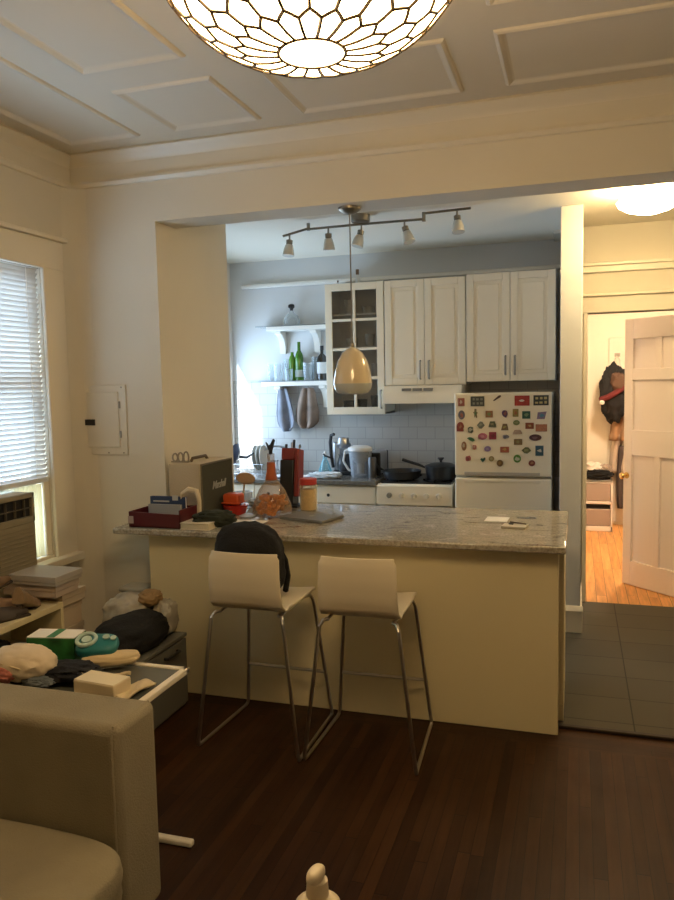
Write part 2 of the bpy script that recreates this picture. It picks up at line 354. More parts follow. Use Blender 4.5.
# bedroom shell
struct('wall_bedroom_back', MB().box(-.1, XR+.1, 5.45, 5.55, 0, ZK), m_wall)
struct('wall_bedroom_left', MB().box(-.1, 0.0, 2.77, 5.5, 0, ZK), m_wall)
struct('ceiling_bedroom', MB().box(-.1, XR+.1, 2.3, 5.6, ZK-.02, ZK+.1), m_ceil)
# window in the living room
struct('trim_%d' % ci, MB().box(XW, XW+.025, W0-.17, W0, .0, 2.35).box(XW, XW+.025, W1, W1+.17, .0, 2.35).box(XW, XW+.028, W0-.17, W1+.17, 2.33, 2.49).box(XW, XW+.05, W0-.19, W1+.19, 2.49, 2.515).box(XW, XW+.075, W0-.17, W1+.17, .70, .745).box(XW, XW+.02, W0-.17, W1+.17, .62, .70), m_trim, bevel=.006); ci += 1
mb = MB()
for a, b_ in ((W0, W0+.06), (W1-.06, W1)): mb.box(XW-.13, XW-.08, a, b_, Z0w, Z1w)
mb.box(XW-.13, XW-.01, -.145, W1, Z0w, 1.19)
mb.box(XW-.13, XW-.08, W0, W1, Z1w-.06, Z1w).box(XW-.13, XW-.08, W0, W1, 1.12, 1.19).box(XW-.13, XW-.08, W0, W1, 1.68, 1.74).box(XW-.13, XW-.06, W0, W1, Z0w, Z0w+.03)
struct('window_1', mb, m_trim, bevel=.003)
struct('window_1_pane', MB().box(XW-.11, XW-.105, W0+.06, W1-.06, 1.19, Z1w-.06), m_pane)
# window in the kitchen (round the corner)
mb = MB()
for a, b_ in ((KW0, KW0+.03), (KW1-.02, KW1)): mb.box(XK-.05, XK-.02, a, b_, KZ0, KZ1)
mb.box(XK-.05, XK-.02, KW0, KW1, KZ1-.03, KZ1).box(XK-.05, XK-.02, KW0, KW1, KZ0, KZ0+.03)
struct('window_2', mb, m_trim, bevel=.003)

# ------------------------------------------------------------------ chandelier
LC = Vector((-.485, -1.935, 2.398))   # centre of the bottom disc
t = thing('pendant_chandelier', 'large glowing white glass bowl lamp with dark honeycomb ribs', 'ceiling lamp', (LC.x, LC.y, ZC))
def gprof(u):
    # u 0..1 : bottom disc edge up to the widest rim and in again
    a = u*PI*.60
    r_ = .072+(.362-.072)*math.sin(a)
    z = .30*(1-math.cos(a))*.95
    return r_, z
m_glow = mat('glowing_glass', (.9, .85, .75), .3, emit=(1.0, .69, .34), es=LAMP_MAIN)
prof = [(0, -.004), (.04, -.003)]+[gprof(i/24) for i in range(25)]
mb = MB().lathe(prof, LC, 64)
link('glass_bowl', mb, m_glow, t, smooth=60)
mb = MB(); NC = 18; rows = 7
def gp(u, ang):
    r_, z = gprof(max(0, min(1, u))); return LC+Vector(((r_+.002)*math.cos(ang), (r_+.002)*math.sin(ang), z))
us = [0, .155, .275, .385, .49, .59, .69, .79, .89, .98]; NC = 20; RR = .0042; ZA = .022
mb.tube([gp(0, a*PI/24) for a in range(48)], RR, 5, closed=True)
for k in range(1, len(us)):
    off = .5*(k % 2)
    for j in range(NC):
        ca = (j+off)*2*PI/NC; st_ = 2*PI/NC
        lo, hi = us[k]-ZA, us[k]+ZA
        mb.tube([gp(lo, ca), gp(us[k], ca+st_*.25), gp(hi, ca+st_*.5)], RR, 5)
        mb.tube([gp(hi, ca+st_*.5), gp(us[k], ca+st_*.75), gp(lo, ca+st_)], RR, 5)
        p_ = us[k-1]+ZA if k > 1 else 0
        mb.tube([gp(p_, ca), gp((p_+lo)/2, ca), gp(lo, ca)], RR, 5)
link('lead_ribs', mb, mat('dark_bronze', (.07, .045, .02), .5, metal=.4), t)
ztop = LC.z+gprof(1)[1]
link('added_top_plate', MB().lathe([(.348, ztop), (.353, ztop+.008), (.06, ztop+.03), (.0, ztop+.03)], (LC.x, LC.y, 0), 40), m_nickel, t)  # unseen lid added to stop the glowing bowl lighting the ceiling
link('ceiling_stem', MB().lathe([(.012, ztop+.02), (.012, ZC-.03), (.065, ZC-.025), (.07, ZC), (0, ZC)], (LC.x, LC.y, 0), 24), m_nickel, t)

# ------------------------------------------------------------------ peninsula
t = thing('kitchen_peninsula', 'long plain cream peninsula under the granite top, behind both stools', 'kitchen island', (-1.08, .3, 0))
link('back_panel', MB().box(XS, 0, 0, .03, .0, .885), m_panel, t, bevel=.003)
link('cabinet_body', MB().box(XS+.005, .022, .13, .70, .10, .885).box(XS+.005, .022, .13, .66, .016, .10), m_panel, t, bevel=.002)
for k in range(4):
    x0 = -2.10+k*.53
    d = link('door', MB().box(x0, x0+.52, .70, .718, .12, .87), m_white, t, bevel=.003)
    link('handle', MB().tube([(x0+.47, .718, .74), (x0+.47, .745, .74), (x0+.47, .745, .62), (x0+.47, .718, .62)], .005, 8), m_chrome, d)
o = link('granite_countertop', MB().prism([(-2.33, -.086), (.034, -.086), (.036, .905), (XS+.002, .905), (XS+.002, YW-.002), (-2.33, YW-.002)], 'z', .887, .92), m_granite, bevel=.008, seg=3)
tag(recenter(o, (-1.1, .4, .887)), 'beige veined granite worktop of the peninsula with polished rounded edge', 'countertop')

# ------------------------------------------------------------------ kitchen units on the back wall
def shaker(x0, x1, z0, z1, y, parent, name='door', m=None, fr=.055):
    mb = MB().box(x0, x1, y-.020, y, z0, z1)
    o = MB()
    # frame proud of a recessed field
    o.box(x0, x1, y-.012, y, z0, z1)
    o.box(x0, x0+fr, y-.022, y-.011, z0, z1).box(x1-fr, x1, y-.022, y-.011, z0, z1).box(x0+fr, x1-fr, y-.022, y-.011, z0, z0+fr).box(x0+fr, x1-fr, y-.022, y-.011, z1-fr, z1)
    o.box(x0+fr+.028, x1-fr-.028, y-.018, y-.011, z0+fr+.028, z1-fr-.028)
    mb.bm.free()
    return link(name, o, m or m_white, parent, bevel=.003)
def bar_handle(x, y, z0, z1, parent):
    return link('handle', MB().tube([(x, y, z0), (x, y-.026, z0), (x, y-.026, z1), (x, y, z1)], .0075, 8), m_nickel, parent)
YU = 2.32
def wall_cabinet(x0, x1, z0, z1, label):
    t = thing('wall_cabinet', label, 'kitchen cabinet', ((x0+x1)/2, 2.5, z0), 'white double-door wall cabinets')
    link('body', MB().box(x0, x1, YU, YB-.001, z0, z1), m_white2, t, bevel=.002)
    xm = (x0+x1)/2
    d1 = shaker(x0+.002, xm-.002, z0+.002, z1-.002, YU, t); d2 = shaker(xm+.002, x1-.002, z0+.002, z1-.002, YU, t)
    bar_handle(xm-.035, YU-.02, z0+.05, z0+.19, d1); bar_handle(xm+.035, YU-.02, z0+.05, z0+.19, d2)
wall_cabinet(-1.382, -.742, 1.650, 2.475, 'white double-door wall cabinet directly above the range hood')
wall_cabinet(-.738, -.078, 1.668, 2.485, 'white double-door wall cabinet directly above the refrigerator')
# glass cabinet
x0, x1, z0, z1 = -1.875, -1.388, 1.425, 2.475
t = thing('glass_wall_cabinet', 'white wall cabinet with eight-pane glass door, behind the hanging pendant', 'kitchen cabinet', ((x0+x1)/2, 2.5, z0))
mb = MB().box(x0, x0+.018, YU, YB-.001, z0, z1).box(x1-.018, x1, YU, YB-.001, z0, z1).box(x0, x1, YU, YB-.001, z0, z0+.018).box(x0, x1, YU, YB-.001, z1-.018, z1).box(x0, x1, YB-.012, YB-.002, z0, z1)
link('body', mb, m_white2, t, bevel=.002)
ZS = [z0+.018+(z1-z0)*k/4 for k in range(1, 4)]
for z in ZS: link('shelf', MB().box(x0+.018, x1-.018, YU+.03, YB-.012, z-.008, z+.008), m_white2, t)
mb = MB(); fr = .058; y0, y1 = YU-.022, YU-.002
mb.box(x0, x0+fr, y0, y1, z0, z1).box(x1-fr, x1, y0, y1, z0, z1).box(x0+fr, x1-fr, y0, y1, z0, z0+fr).box(x0+fr, x1-fr, y0, y1, z1-fr, z1)
xm = (x0+x1)/2; mb.box(xm-.011, xm+.011, y0, y1, z0+fr, z1-fr)
for k in (1, 2, 3):
    zz = z0+fr+(z1-z0-2*fr)*k/4; mb.box(x0+fr, x1-fr, y0+.002, y1-.002, zz-.011, zz+.011)
gd = link('door', mb, m_white, t, bevel=.003)
link('glass', MB().box(x0+fr-.01, x1-fr+.01, YU-.012, YU-.009, z0+fr-.01, z1-fr+.01), m_gcab, gd)
bar_handle(x1-.028, y0, z0+.05, z0+.19, gd)
# crockery behind the glass
m_china = mat('pale_china', (.55, .53, .47), .3)
def tumbler(name, x, y, z, r_, h, m, label, cat, group):
    o = link(name, MB().lathe([(0, 0), (r_*.8, 0), (r_, h), (r_*.93, h), (r_*.74, .006), (0, .006)], (x, y, z), 20), m, smooth=50)
    return tag(recenter(o, (x, y, z)), label, cat, group)
for k, (x, z, r_, h, nm, lb) in enumerate(((-1.72, ZS[2]+.008, .045, .12, 'glass_tumbler', 'clear tumbler on the top shelf of the glass-door cabinet'),
        (-1.56, ZS[2]+.008, .05, .06, 'bowl', 'small pale bowl on the top shelf of the glass-door cabinet'),
        (-1.55, ZS[1]+.008, .042, .10, 'mug', 'pale mug on the second shelf of the glass-door cabinet'),
        (-1.70, ZS[1]+.008, .05, .07, 'bowl', 'pale bowl on the second shelf of the glass-door cabinet'),
        (-1.50, ZS[0]+.008, .042, .12, 'glass_tumbler', 'tumbler on the third shelf of the glass-door cabinet'),
        (-1.74, z0+.018, .05, .09, 'storage_jar', 'dark squat jar at the bottom left behind the cabinet glass'),
        (-1.62, z0+.018, .04, .10, 'storage_jar', 'dark squat jar beside the bottom muntin behind the cabinet glass'),
        (-1.50, z0+.018, .05, .13, 'storage_jar', 'dark tall jar at the bottom right behind the cabinet glass'))):
    m = mat('dark_jar', (.05, .045, .03), .4) if nm == 'storage_jar' else m_china
    tumbler(nm, x, 2.47, z, r_, h, m, lb, nm.split('_')[-1], 'crockery in the glass cabinet')
# little bottles standing on top of the glass cabinet
for (x, y, h, r_, lb) in ((-1.64, 2.45, .125, .017, 'small clear bottle with brown cap standing on top of the glass-door cabinet'), (-1.815, 2.47, .05, .008, 'tiny brown vial standing on top of the glass-door cabinet')):
    t = thing('small_bottle', lb, 'bottle', (x, y, z1))
    link('body', MB().lathe([(0, 0), (r_, .001), (r_*1.05, h*.55), (r_*.6, h*.68), (0, h*.68)], (x, y, z1), 14), mat('frosted_glass', (.62, .62, .60), .3), t)
    link('cap', MB().lathe([(r_*.65, h*.66), (r_*.8, h*.7), (r_*.8, h), (0, h)], (x, y, z1), 14), mat('brown_cap', (.16, .10, .06), .5), t)
# white rod along the wall above the cabinets
o = link('wall_rail', MB().box(-2.76, -.035, YB-.045, YB-.001, 2.525, 2.56), m_white2, bevel=.008)
tag(recenter(o, (-1.4, YB, 2.525)), 'long white rail running along the back wall just above the cabinets', 'rail')

# range hood
x0, x1 = -1.375, -.76
t = thing('range_hood', 'white slim range hood under the wall cabinet above the stove', 'range hood', ((x0+x1)/2, 2.4, 1.50))
link('body', MB().prism([(2.17, 1.51), (2.17, 1.585), (2.205, 1.648), (YB-.01, 1.648), (YB-.01, 1.51)], 'x', x0, x1), m_white, t, bevel=.004)
mb = MB()
for k in range(3): mb.box(-1.22+k*.085, -1.22+k*.085+.07, 2.168, 2.20, 1.607, 1.628)
link('vent_slots', mb, mat('slot_grey', (.22, .2, .17), .5), t)

# stove
x0, x1 = -1.385, -.805
t = thing('stove', 'white freestanding stove between drawers and refrigerator with two dark pans on top', 'stove', ((x0+x1)/2, 2.3, .015))
link('body', MB().box(x0, x1, 2.03, YB-.01, .05, .90).box(x0+.02, x1-.02, 2.08, YB-.02, .016, .05), m_white, t, bevel=.006)
link('control_panel', MB().prism([(2.03, .905), (1.995, .89), (1.985, .745), (2.03, .745)], 'x', x0, x1), m_white, t, bevel=.004)
for k in range(5):
    x = x0+.10+k*.095
    kn = link('knob', MB().lathe([(0, 0), (.021, 0), (.019, .02), (0, .022)], (x, 1.985, .82), 16, M=Matrix.Rotation(PI/2+.1, 3, 'X')).box(x-.004, x+.004, 1.957, 1.97, .80, .84), mat('knob_dark', (.30, .28, .23), .4) if k == 0 else mat('knob_cream', (.72, .66, .54), .4), t)
link('oven_door', MB().box(x0+.01, x1-.01, 2.005, 2.03, .19, .735), m_white, t, bevel=.006)
link('door_handle', MB().tube([(x0+.06, 2.01, .69), (x0+.06, 1.975, .69), (x1-.06, 1.975, .69), (x1-.06, 2.01, .69)], .009, 8), m_white2, t)
mb = MB()
for cx_ in (-1.24, -.95):
    for cy in (2.18, 2.47):
        mb.tube([(cx_+.09*math.cos(a*PI/8), cy+.09*math.sin(a*PI/8), .918) for a in range(16)], .007, 6, closed=True)
        for a in range(4): mb.box(cx_-.11 if a % 2 else cx_-.006, cx_+.11 if a % 2 else cx_+.006, cy-.006 if a % 2 else cy-.11, cy+.006 if a % 2 else cy+.11, .912, .926)
link('burner_grates', mb.box(x0+.02, x1-.02, 2.05, YB-.03, .90, .912), m_black, t)
# pans
m_pan = mat('black_pan', (.014, .014, .015), .35)
def pan(x, y, z, r_, h, ang, L, label, lid):
    t = thing('saucepan' if lid else 'frying_pan', label, 'pan', (x, y, z))
    link('bowl', MB().lathe([(0, 0), (r_*.88, 0), (r_, h), (r_*.965, h), (r_*.85, .006), (0, .006)], (x, y, z), 32), m_pan, t)
    d = Vector((math.cos(ang), math.sin(ang), 0))
    p0 = Vector((x, y, z+h*.85))+d*r_*.97
    link('handle', MB().tube([p0, p0+d*.05+Vector((0, 0, .02)), p0+d*L+Vector((0, 0, .06))], .01, 8, rs=[.007, .011, .013]), m_black, t)
    if lid:
        l = link('lid', MB().lathe([(r_*1.0, h), (r_*1.0, h+.006), (r_*.6, h+.026), (0, h+.032)], (x, y, z), 32), m_pan, t)
        link('lid_knob', MB().lathe([(.008, h+.03), (.010, h+.045), (.026, h+.06), (.024, h+.07), (0, h+.072)], (x, y, z), 16), m_black, l)
pan(-1.235, 2.20, .927, .155, .06, PI*.93, .10, 'wide black frying pan on the left burner of the white stove', False)
pan(-.925, 2.20, .927, .125, .095, PI*.97, .19, 'black saucepan with knobbed lid on the burner beside the refrigerator', True)

# base cabinet and back worktop
o = link('base_cabinet_body', MB().box(-1, 1, -1, 1, -1, 1), m_white); bpy.data.objects.remove(o)
t = thing('base_cabinet', 'white base cabinet with top drawers, left of the stove', 'kitchen cabinet', (-2.1, 2.35, .015))
link('body', MB().box(XK+.002, -1.40, 2.04, YB-.01, .10, .885).box(XK+.002, -1.41, 2.10, YB-.01, .016, .10), m_white, t, bevel=.002)
for x0, x1 in ((-1.92, -1.405), (-2.42, -1.925), (-2.87, -2.425)):
    d = link('drawer', MB().box(x0, x1, 2.02, 2.04, .74, .872), m_white, t, bevel=.003)
    link('knob', MB().lathe([(0, 0), (.006, 0), (.006, .012), (.013, .02), (0, .026)], ((x0+x1)/2-.12, 2.02, .805), 12, M=Matrix.Rotation(PI/2, 3, 'X')), m_black, d)
    shaker(x0, x1, .12, .732, 2.042, t)
o = link('back_worktop', MB().box(XK+.002, -1.395, 2.0, YB-.009, .887, .92), mat('grey_stone_worktop', (.17, .16, .14), .2, noise_s=40, noise_a=.2), bevel=.005)
tag(recenter(o, (-2.1, 2.3, .887)), 'dark grey stone worktop along the back wall left of the stove', 'countertop')
# refrigerator
x0, x1 = -.776, -.092
t = thing('refrigerator', 'white two-door refrigerator with its freezer door covered in magnets', 'refrigerator', ((x0+x1)/2, 2.3, .015))
link('body', MB().box(x0, x1, 2.0, YB-.02, .05, 1.58).box(x0+.03, x1-.03, 2.02, YB-.03, .016, .05), m_white, t, bevel=.006)
m_frf = mat('fridge_white', (.82, .73, .55), .35)
fd = link('freezer_door', MB().box(x0, x1, 1.936, 1.995, .985, 1.587), m_frf, t, bevel=.010, seg=3)
link('grip_recess', MB().box(x0+.07, x1-.08, 1.930, 1.945, .992, 1.014), mat('grip_grey', (.42, .38, .31), .4), fd, bevel=.003)
fd2 = link('fridge_door', MB().box(x0, x1, 1.936, 1.995, .08, .968), m_frf, t, bevel=.010, seg=3)
link('grip_recess', MB().box(x0+.07, x1-.08, 1.930, 1.945, .940, .960), m_frf, fd2, bevel=.003)
# magnets
MG = [ # cx, cy, w, h in millimetre-like units on the freezer door, shape, colour, second colour, words
 (77,137,40,50,'rect',(.35,.10,.07),(.6,.5,.4),'small red-topped magnet with a pale lower half, in the top left corner'),
 (178,132,85,62,'rect',(.07,.075,.06),(.25,.25,.2),'large dark grey-green picture magnet in the top row'),
 (298,113,50,18,'stick',(.13,.07,.04),None,'slanted brown stick-shaped magnet in the top row'),
 (450,128,90,62,'rect',(.42,.03,.02),(.8,.7,.6),'large bright red rectangular magnet with a white mark'),
 (563,126,90,62,'rect',(.04,.045,.04),(.55,.45,.2),'large black and yellow picture magnet in the top right corner'),
 (78,218,42,58,'oval',(.16,.15,.18),(.4,.14,.1),'grey oval magnet with a red centre near the left edge'),
 (165,208,32,58,'figure',(.30,.24,.12),(.12,.25,.1),'tan and green figure-shaped magnet under the dark picture magnet'),
 (250,212,44,42,'rect',(.35,.15,.05),(.2,.25,.08),'small square orange-brown magnet in the second row'),
 (346,208,48,60,'blot',(.09,.04,.12),(.3,.1,.08),'dark purple jagged magnet in the second row'),
 (411,203,34,48,'rect',(.30,.22,.06),(.35,.1,.04),'olive and orange upright magnet below the red rectangle'),
 (475,216,48,46,'rect',(.02,.10,.06),(.2,.3,.15),'square dark green magnet in the second row'),
 (567,218,58,46,'slant',(.28,.20,.28),(.1,.25,.35),'mauve and blue slanted magnet below the black and yellow one'),
 (70,292,46,60,'arch',(.26,.045,.03),(.4,.2,.1),'dark red arch-shaped magnet at the left edge'),
 (134,310,45,54,'blot',(.08,.10,.06),(.5,.5,.4),'dark and white speckled magnet beside the red arch'),
 (198,281,48,46,'diamond',(.22,.24,.18),(.35,.36,.28),'grey-green diamond magnet in the third row'),
 (269,275,48,36,'trap',(.10,.11,.05),(.35,.3,.15),'dark olive hat-shaped magnet in the third row'),
 (345,292,44,40,'trap',(.20,.12,.05),(.35,.3,.08),'brown and yellow magnet under the purple one'),
 (416,264,40,32,'oval',(.20,.26,.08),(.35,.35,.15),'small olive green oval magnet in the third row'),
 (495,283,50,38,'rect',(.30,.08,.03),(.5,.35,.15),'red-brown rectangular magnet with a pale middle'),
 (565,295,68,44,'rect',(.50,.19,.09),(.6,.3,.15),'plain orange rectangular magnet at the right edge'),
 (136,372,50,28,'leaf',(.02,.09,.03),None,'dark green leaf-shaped magnet'),
 (209,352,58,42,'oval',(.50,.13,.18),(.65,.3,.32),'bright pink oval magnet'),
 (271,347,44,46,'rect',(.33,.03,.06),(.2,.02,.03),'crimson square magnet beside the pink oval'),
 (349,352,50,34,'blot',(.35,.32,.33),(.15,.15,.2),'pale grey bird-like magnet in the middle'),
 (422,322,60,26,'trap',(.52,.36,.24),None,'flat pale peach magnet'),
 (426,384,50,36,'rect',(.23,.14,.05),(.3,.25,.1),'brown rectangular magnet below the peach one'),
 (529,355,74,40,'oval',(.08,.022,.03),(.2,.1,.12),'long dark maroon oval magnet'),
 (92,415,32,58,'oval',(.33,.15,.06),(.6,.5,.35),'upright orange-brown oval magnet by the left edge'),
 (158,420,36,36,'blot',(.50,.15,.12),(.6,.4,.3),'small pinkish red magnet in the fifth row'),
 (240,430,42,34,'oval',(.26,.16,.33),(.4,.3,.4),'small lilac magnet in the fifth row'),
 (344,433,54,36,'rect',(.42,.11,.05),(.6,.35,.1),'orange-red rectangular magnet in the fifth row'),
 (476,435,58,40,'diamond',(.15,.15,.05),(.3,.3,.12),'olive green angular magnet in the fifth row'),
 (554,436,48,62,'rect',(.03,.10,.14),(.6,.6,.5),'upright teal and white magnet by the right edge'),
 (118,494,42,46,'blot',(.55,.14,.12),(.3,.08,.06),'coral pink magnet near the bottom left corner'),
 (210,500,34,32,'heart',(.02,.10,.06),None,'small dark green heart-like magnet in the bottom row'),
 (263,492,34,34,'oval',(.38,.27,.09),(.5,.4,.2),'small round tan magnet in the bottom row'),
 (315,519,40,42,'oval',(.20,.11,.03),(.35,.2,.05),'round brown magnet lowest in the bottom row'),
 (421,488,46,50,'oval',(.10,.26,.03),(.6,.6,.45),'round green magnet with a white spot'),
 (509,514,40,38,'oval',(.20,.035,.025),(.4,.2,.1),'round dark red magnet in the bottom right corner')]
def outline(kind, w_, h_, sd):
    a, b_ = w_/2, h_/2
    if kind == 'rect': return [(-a, -b_), (a, -b_), (a, b_), (-a, b_)]
    if kind == 'slant': return [(-a, -b_), (a*.6, -b_), (a, b_), (-a*.8, b_*.8)]
    if kind == 'oval': return [(a*math.cos(k*PI/10), b_*math.sin(k*PI/10)) for k in range(20)]
    if kind == 'stick': return [(-a, -b_*1.6), (-a*.7, -b_*2), (a, b_*1.0), (a*.9, b_*2), (a*.4, b_*1.8)]
    if kind == 'diamond': return [(-a, 0), (-a*.4, -b_*.9), (a*.2, -b_), (a, -b_*.1), (a*.4, b_*.9), (-a*.2, b_)]
    if kind == 'trap': return [(-a, -b_), (a, -b_), (a*.9, -b_*.1), (a*.6, b_), (-a*.55, b_), (-a*.8, 0)]
    if kind == 'arch': return [(-a, -b_), (a*.9, -b_), (a*.8, -b_*.4), (a, 0)]+[(a*math.cos(k*PI/8), b_*math.sin(k*PI/8)) for k in range(1, 8)]+[(-a, 0)]
    if kind == 'leaf': return [(-a, b_*.6), (-a*.3, -b_*.5), (a*.4, -b_), (a, -b_*.7), (a*.8, b_*.2), (a*.1, b_*.9), (-a*.4, b_)]
    if kind == 'heart': return [(0, -b_), (a*.6, -b_*.3), (a, b_*.4), (a*.7, b_), (0, b_*.4), (-a*.5, b_*.7), (-a, b_*.2)]
    if kind == 'figure': return [(-a*.5, -b_), (-a*.1, -b_*.5), (a*.2, -b_), (a*.7, -b_*.9), (a*.5, -b_*.1), (a, b_*.1), (a*.4, b_*.35), (a*.4, b_), (-a*.4, b_), (-a*.5, b_*.3), (-a, b_*.2), (-a*.5, -b_*.1)]
    rnd = random.Random(sd); n_ = 11
    return [(a*(rnd.uniform(.62, 1))*math.cos(2*PI*k/n_), b_*(rnd.uniform(.62, 1))*math.sin(2*PI*k/n_)) for k in range(n_)]
for i, (cx_, cy, w_, h_, kd, c1, c2, lb) in enumerate(MG):
    sc = .684/594
    x = -.776+(cx_-33)*sc; z = 1.585-(cy-84+ (cx_-33)*.012)*sc*1.0
    w2, h2 = w_*sc, h_*sc
    mb = MB().prism([(x+a, z+b_) for a, b_ in outline(kd, w2, h2, i)], 'y', 1.928, 1.9355)
    m1 = mat('magnet_paint_%d' % i, tuple(c*.8 for c in c1), .45, noise_s=120, noise_a=.25); ms = [m1]
    if c2:
        mb.mi = 1; ms.append(mat('magnet_motif_%d' % i, tuple(c*.8 for c in c2), .45))
        rnd = random.Random(i+50)
        if kd == 'rect' and w_ > 60:
            if i == 3: mb.prism([(x+a-.002, z+b_) for a, b_ in outline('diamond', w2*.4, h2*.22, i)], 'y', 1.9265, 1.928)
            elif i != 19:
                for gx in range(3):
                    for gz in range(2):
                        a, b_ = (gx-1)*w2*.29, (gz-.5)*h2*.42
                        mb.box(x+a-w2*.09*rnd.uniform(.5, 1.2), x+a+w2*.10, 1.9265, 1.928, z+b_-h2*.12, z+b_+h2*.13*rnd.uniform(.4, 1.2))
        else:
            mb.prism([(x+a+rnd.uniform(-.1, .1)*w2, z+b_+rnd.uniform(-.12, .12)*h2) for a, b_ in outline('oval' if i % 2 else 'diamond', w2*.5, h2*.45, i)][::-1][::2 if i % 2 else 1], 'y', 1.9265, 1.928)
    o = link('fridge_magnet', mb, ms, bevel=.0008, seg=1)
    tag(recenter(o, (x, 1.9355, z-h2/2)), lb, 'magnet', 'magnets on the freezer door')

# ------------------------------------------------------------------ shelves with brackets on the back wall
def bracket(x, ztop_, parent, yb=YB, d=.15, h=.19):
    ztop_ -= .0105
    pts = [(yb-.009, ztop_), (yb-d, ztop_), (yb-d, ztop_-.025)]
    for k in range(1, 9):
        a = k/8*PI/2; pts.append((yb-.035-(d-.035)*(1-math.sin(a)), ztop_-.025-(h-.045)*(1-math.cos(a))))
    pts += [(yb-.035, ztop_-h), (yb-.009, ztop_-h)]
    link('bracket', MB().prism(pts, 'x', x-.028, x+.028), m_white2, parent, bevel=.003)
def wshelf(x0, x1, z, bxs, label):
    t = thing('wall_shelf', label, 'shelf', ((x0+x1)/2, YB, z))
    link('board', MB().box(x0, x1, YB-.19, YB-.009, z-.010, z+.027), m_white2, t, bevel=.004)
    link('glass_board', MB().box(x0-.10, x1, YB-.185, YB-.009, z+.0275, z+.035), glassy('shelf_glass', (.5, .55, .55), .35), t)
    for b_ in bxs: bracket(b_, z, t)
wshelf(-2.47, -1.885, 2.145, (-2.38, -2.06), 'upper white bracketed shelf holding one dark-stoppered decanter')
wshelf(-2.53, -1.885, 1.675, (-2.40, -1.99), 'lower white bracketed shelf holding drinking glasses and bottles')
def bottle(x, y, z, prof, m, label, cat='bottle', extra=None, name='bottle'):
    t = thing(name, label, cat, (x, y, z))
    link('body', MB().lathe(prof, (x, y, z), 24), m, t, smooth=50)
    for (nm, pr, mm) in (extra or []): link(nm, MB().lathe(pr, (x, y, z), 24), mm, t, smooth=50)
m_gr = mat('green_glass', (.05, .16, .012), .12, spec=.7); m_dk = mat('dark_brown_glass', (.02, .014, .008), .12, spec=.7)
ZT1, ZT2 = 2.18, 1.71
bottle(-2.265, 2.56, ZT1, [(0, 0), (.06, 0), (.072, .03), (.06, .08), (.022, .11), (.016, .13)], m_glass, 'clear glass decanter with dark stopper on the upper shelf', 'decanter',
       [('stopper', [(.014, .128), (.016, .145), (.028, .155), (.026, .178), (.01, .185), (0, .185)], m_black)], 'decanter')
bottle(-2.205, 2.56, ZT2, [(0, 0), (.036, 0), (.037, .01), (.037, .19), (.03, .225), (.014, .26), (.014, .33), (0, .33)], m_gr, 'tall green wine bottle on the lower shelf under the decanter', extra=[('label', [(.0378, .03), (.0378, .09)], mat('label_pale', (.42, .44, .36), .6))], name='wine_bottle')
bottle(-2.275, 2.575, ZT2, [(0, 0), (.03, 0), (.031, .01), (.031, .17), (.024, .2), (.013, .22), (.013, .245), (0, .245)], mat('green_glass_light', (.09, .22, .02), .15), 'shorter green bottle just left of the tall wine bottle on the lower shelf', name='wine_bottle')
bottle(-1.995, 2.55, ZT2, [(0, 0), (.043, 0), (.044, .01), (.044, .17), (.035, .2), (.014, .225), (.014, .285), (0, .285)], m_dk, 'dark brown liquor bottle with big white label on the lower shelf', extra=[('label', [(.0448, .055), (.0448, .15)], mat('label_white', (.62, .62, .60), .6)), ('cap', [(.0155, .25), (.0155, .29), (0, .29)], m_black)], name='liquor_bottle')
for k, (x, y, r_, h, lb) in enumerate(((-2.46, 2.55, .04, .15, 'clear drinking glass farthest left on the lower shelf'), (-2.385, 2.52, .042, .15, 'clear drinking glass second from the left on the lower shelf'), (-2.325, 2.59, .035, .19, 'tall clear glass just behind the drinking glasses on the lower shelf'), (-2.12, 2.53, .04, .15, 'clear drinking glass right of the green wine bottle'), (-2.075, 2.6, .03, .20, 'slim clear glass beside the liquor bottle'), (-2.28, 2.50, .035, .10, 'short clear glass in front of the green bottles'))):
    tumbler('drinking_glass', x, y, ZT2, r_, h, m_glass, lb, 'glass', 'drinking glasses on the lower shelf')
# mitts hanging below
def hanging(name, x0, x1, z0, z1, m, label, seed, cat, skew=0.0):
    def fn(u, v):
        s_ = (u-.5)*2
        wv = .45+.55*min(1, v*1.6)**.8
        if v > .8: wv *= math.sqrt(max(.05, 1-((v-.8)/.2)**2*.75))
        zz = z1-(z1-z0)*v-.02*(1-s_*s_)*v
        x = (x0+x1)/2+skew*v+s_*(x1-x0)/2*wv
        y = 2.555+.022*math.sin(u*PI*(2.6+seed*.7)+seed)*(.4+v)
        return Vector((x, y, zz))
    t = thing(name, label, cat, ((x0+x1)/2, 2.57, z0))
    link('cloth', MB().grid(fn, 24, 16), m, t, solid=.018, smooth=80)
    link('hook', MB().tube([((x0+x1)/2, YB-.01, z1+.01), ((x0+x1)/2, 2.57, z1+.0), ((x0+x1)/2, 2.565, z1+.02)], .003, 6), m_nickel, t)
hanging('oven_mitt', -2.455, -2.275, 1.29, 1.645, mat('grey_mitt', (.19, .20, .23), .9, noise_s=9, noise_a=.25), 'grey oven mitt hanging under the lower shelf', 1, 'oven mitt', .03)
hanging('kitchen_towel', -2.235, -2.03, 1.315, 1.645, mat('taupe_towel', (.22, .16, .12), .9, noise_s=9, noise_a=.3), 'taupe brown kitchen towel hanging right of the grey mitt', 2, 'towel', -.02)
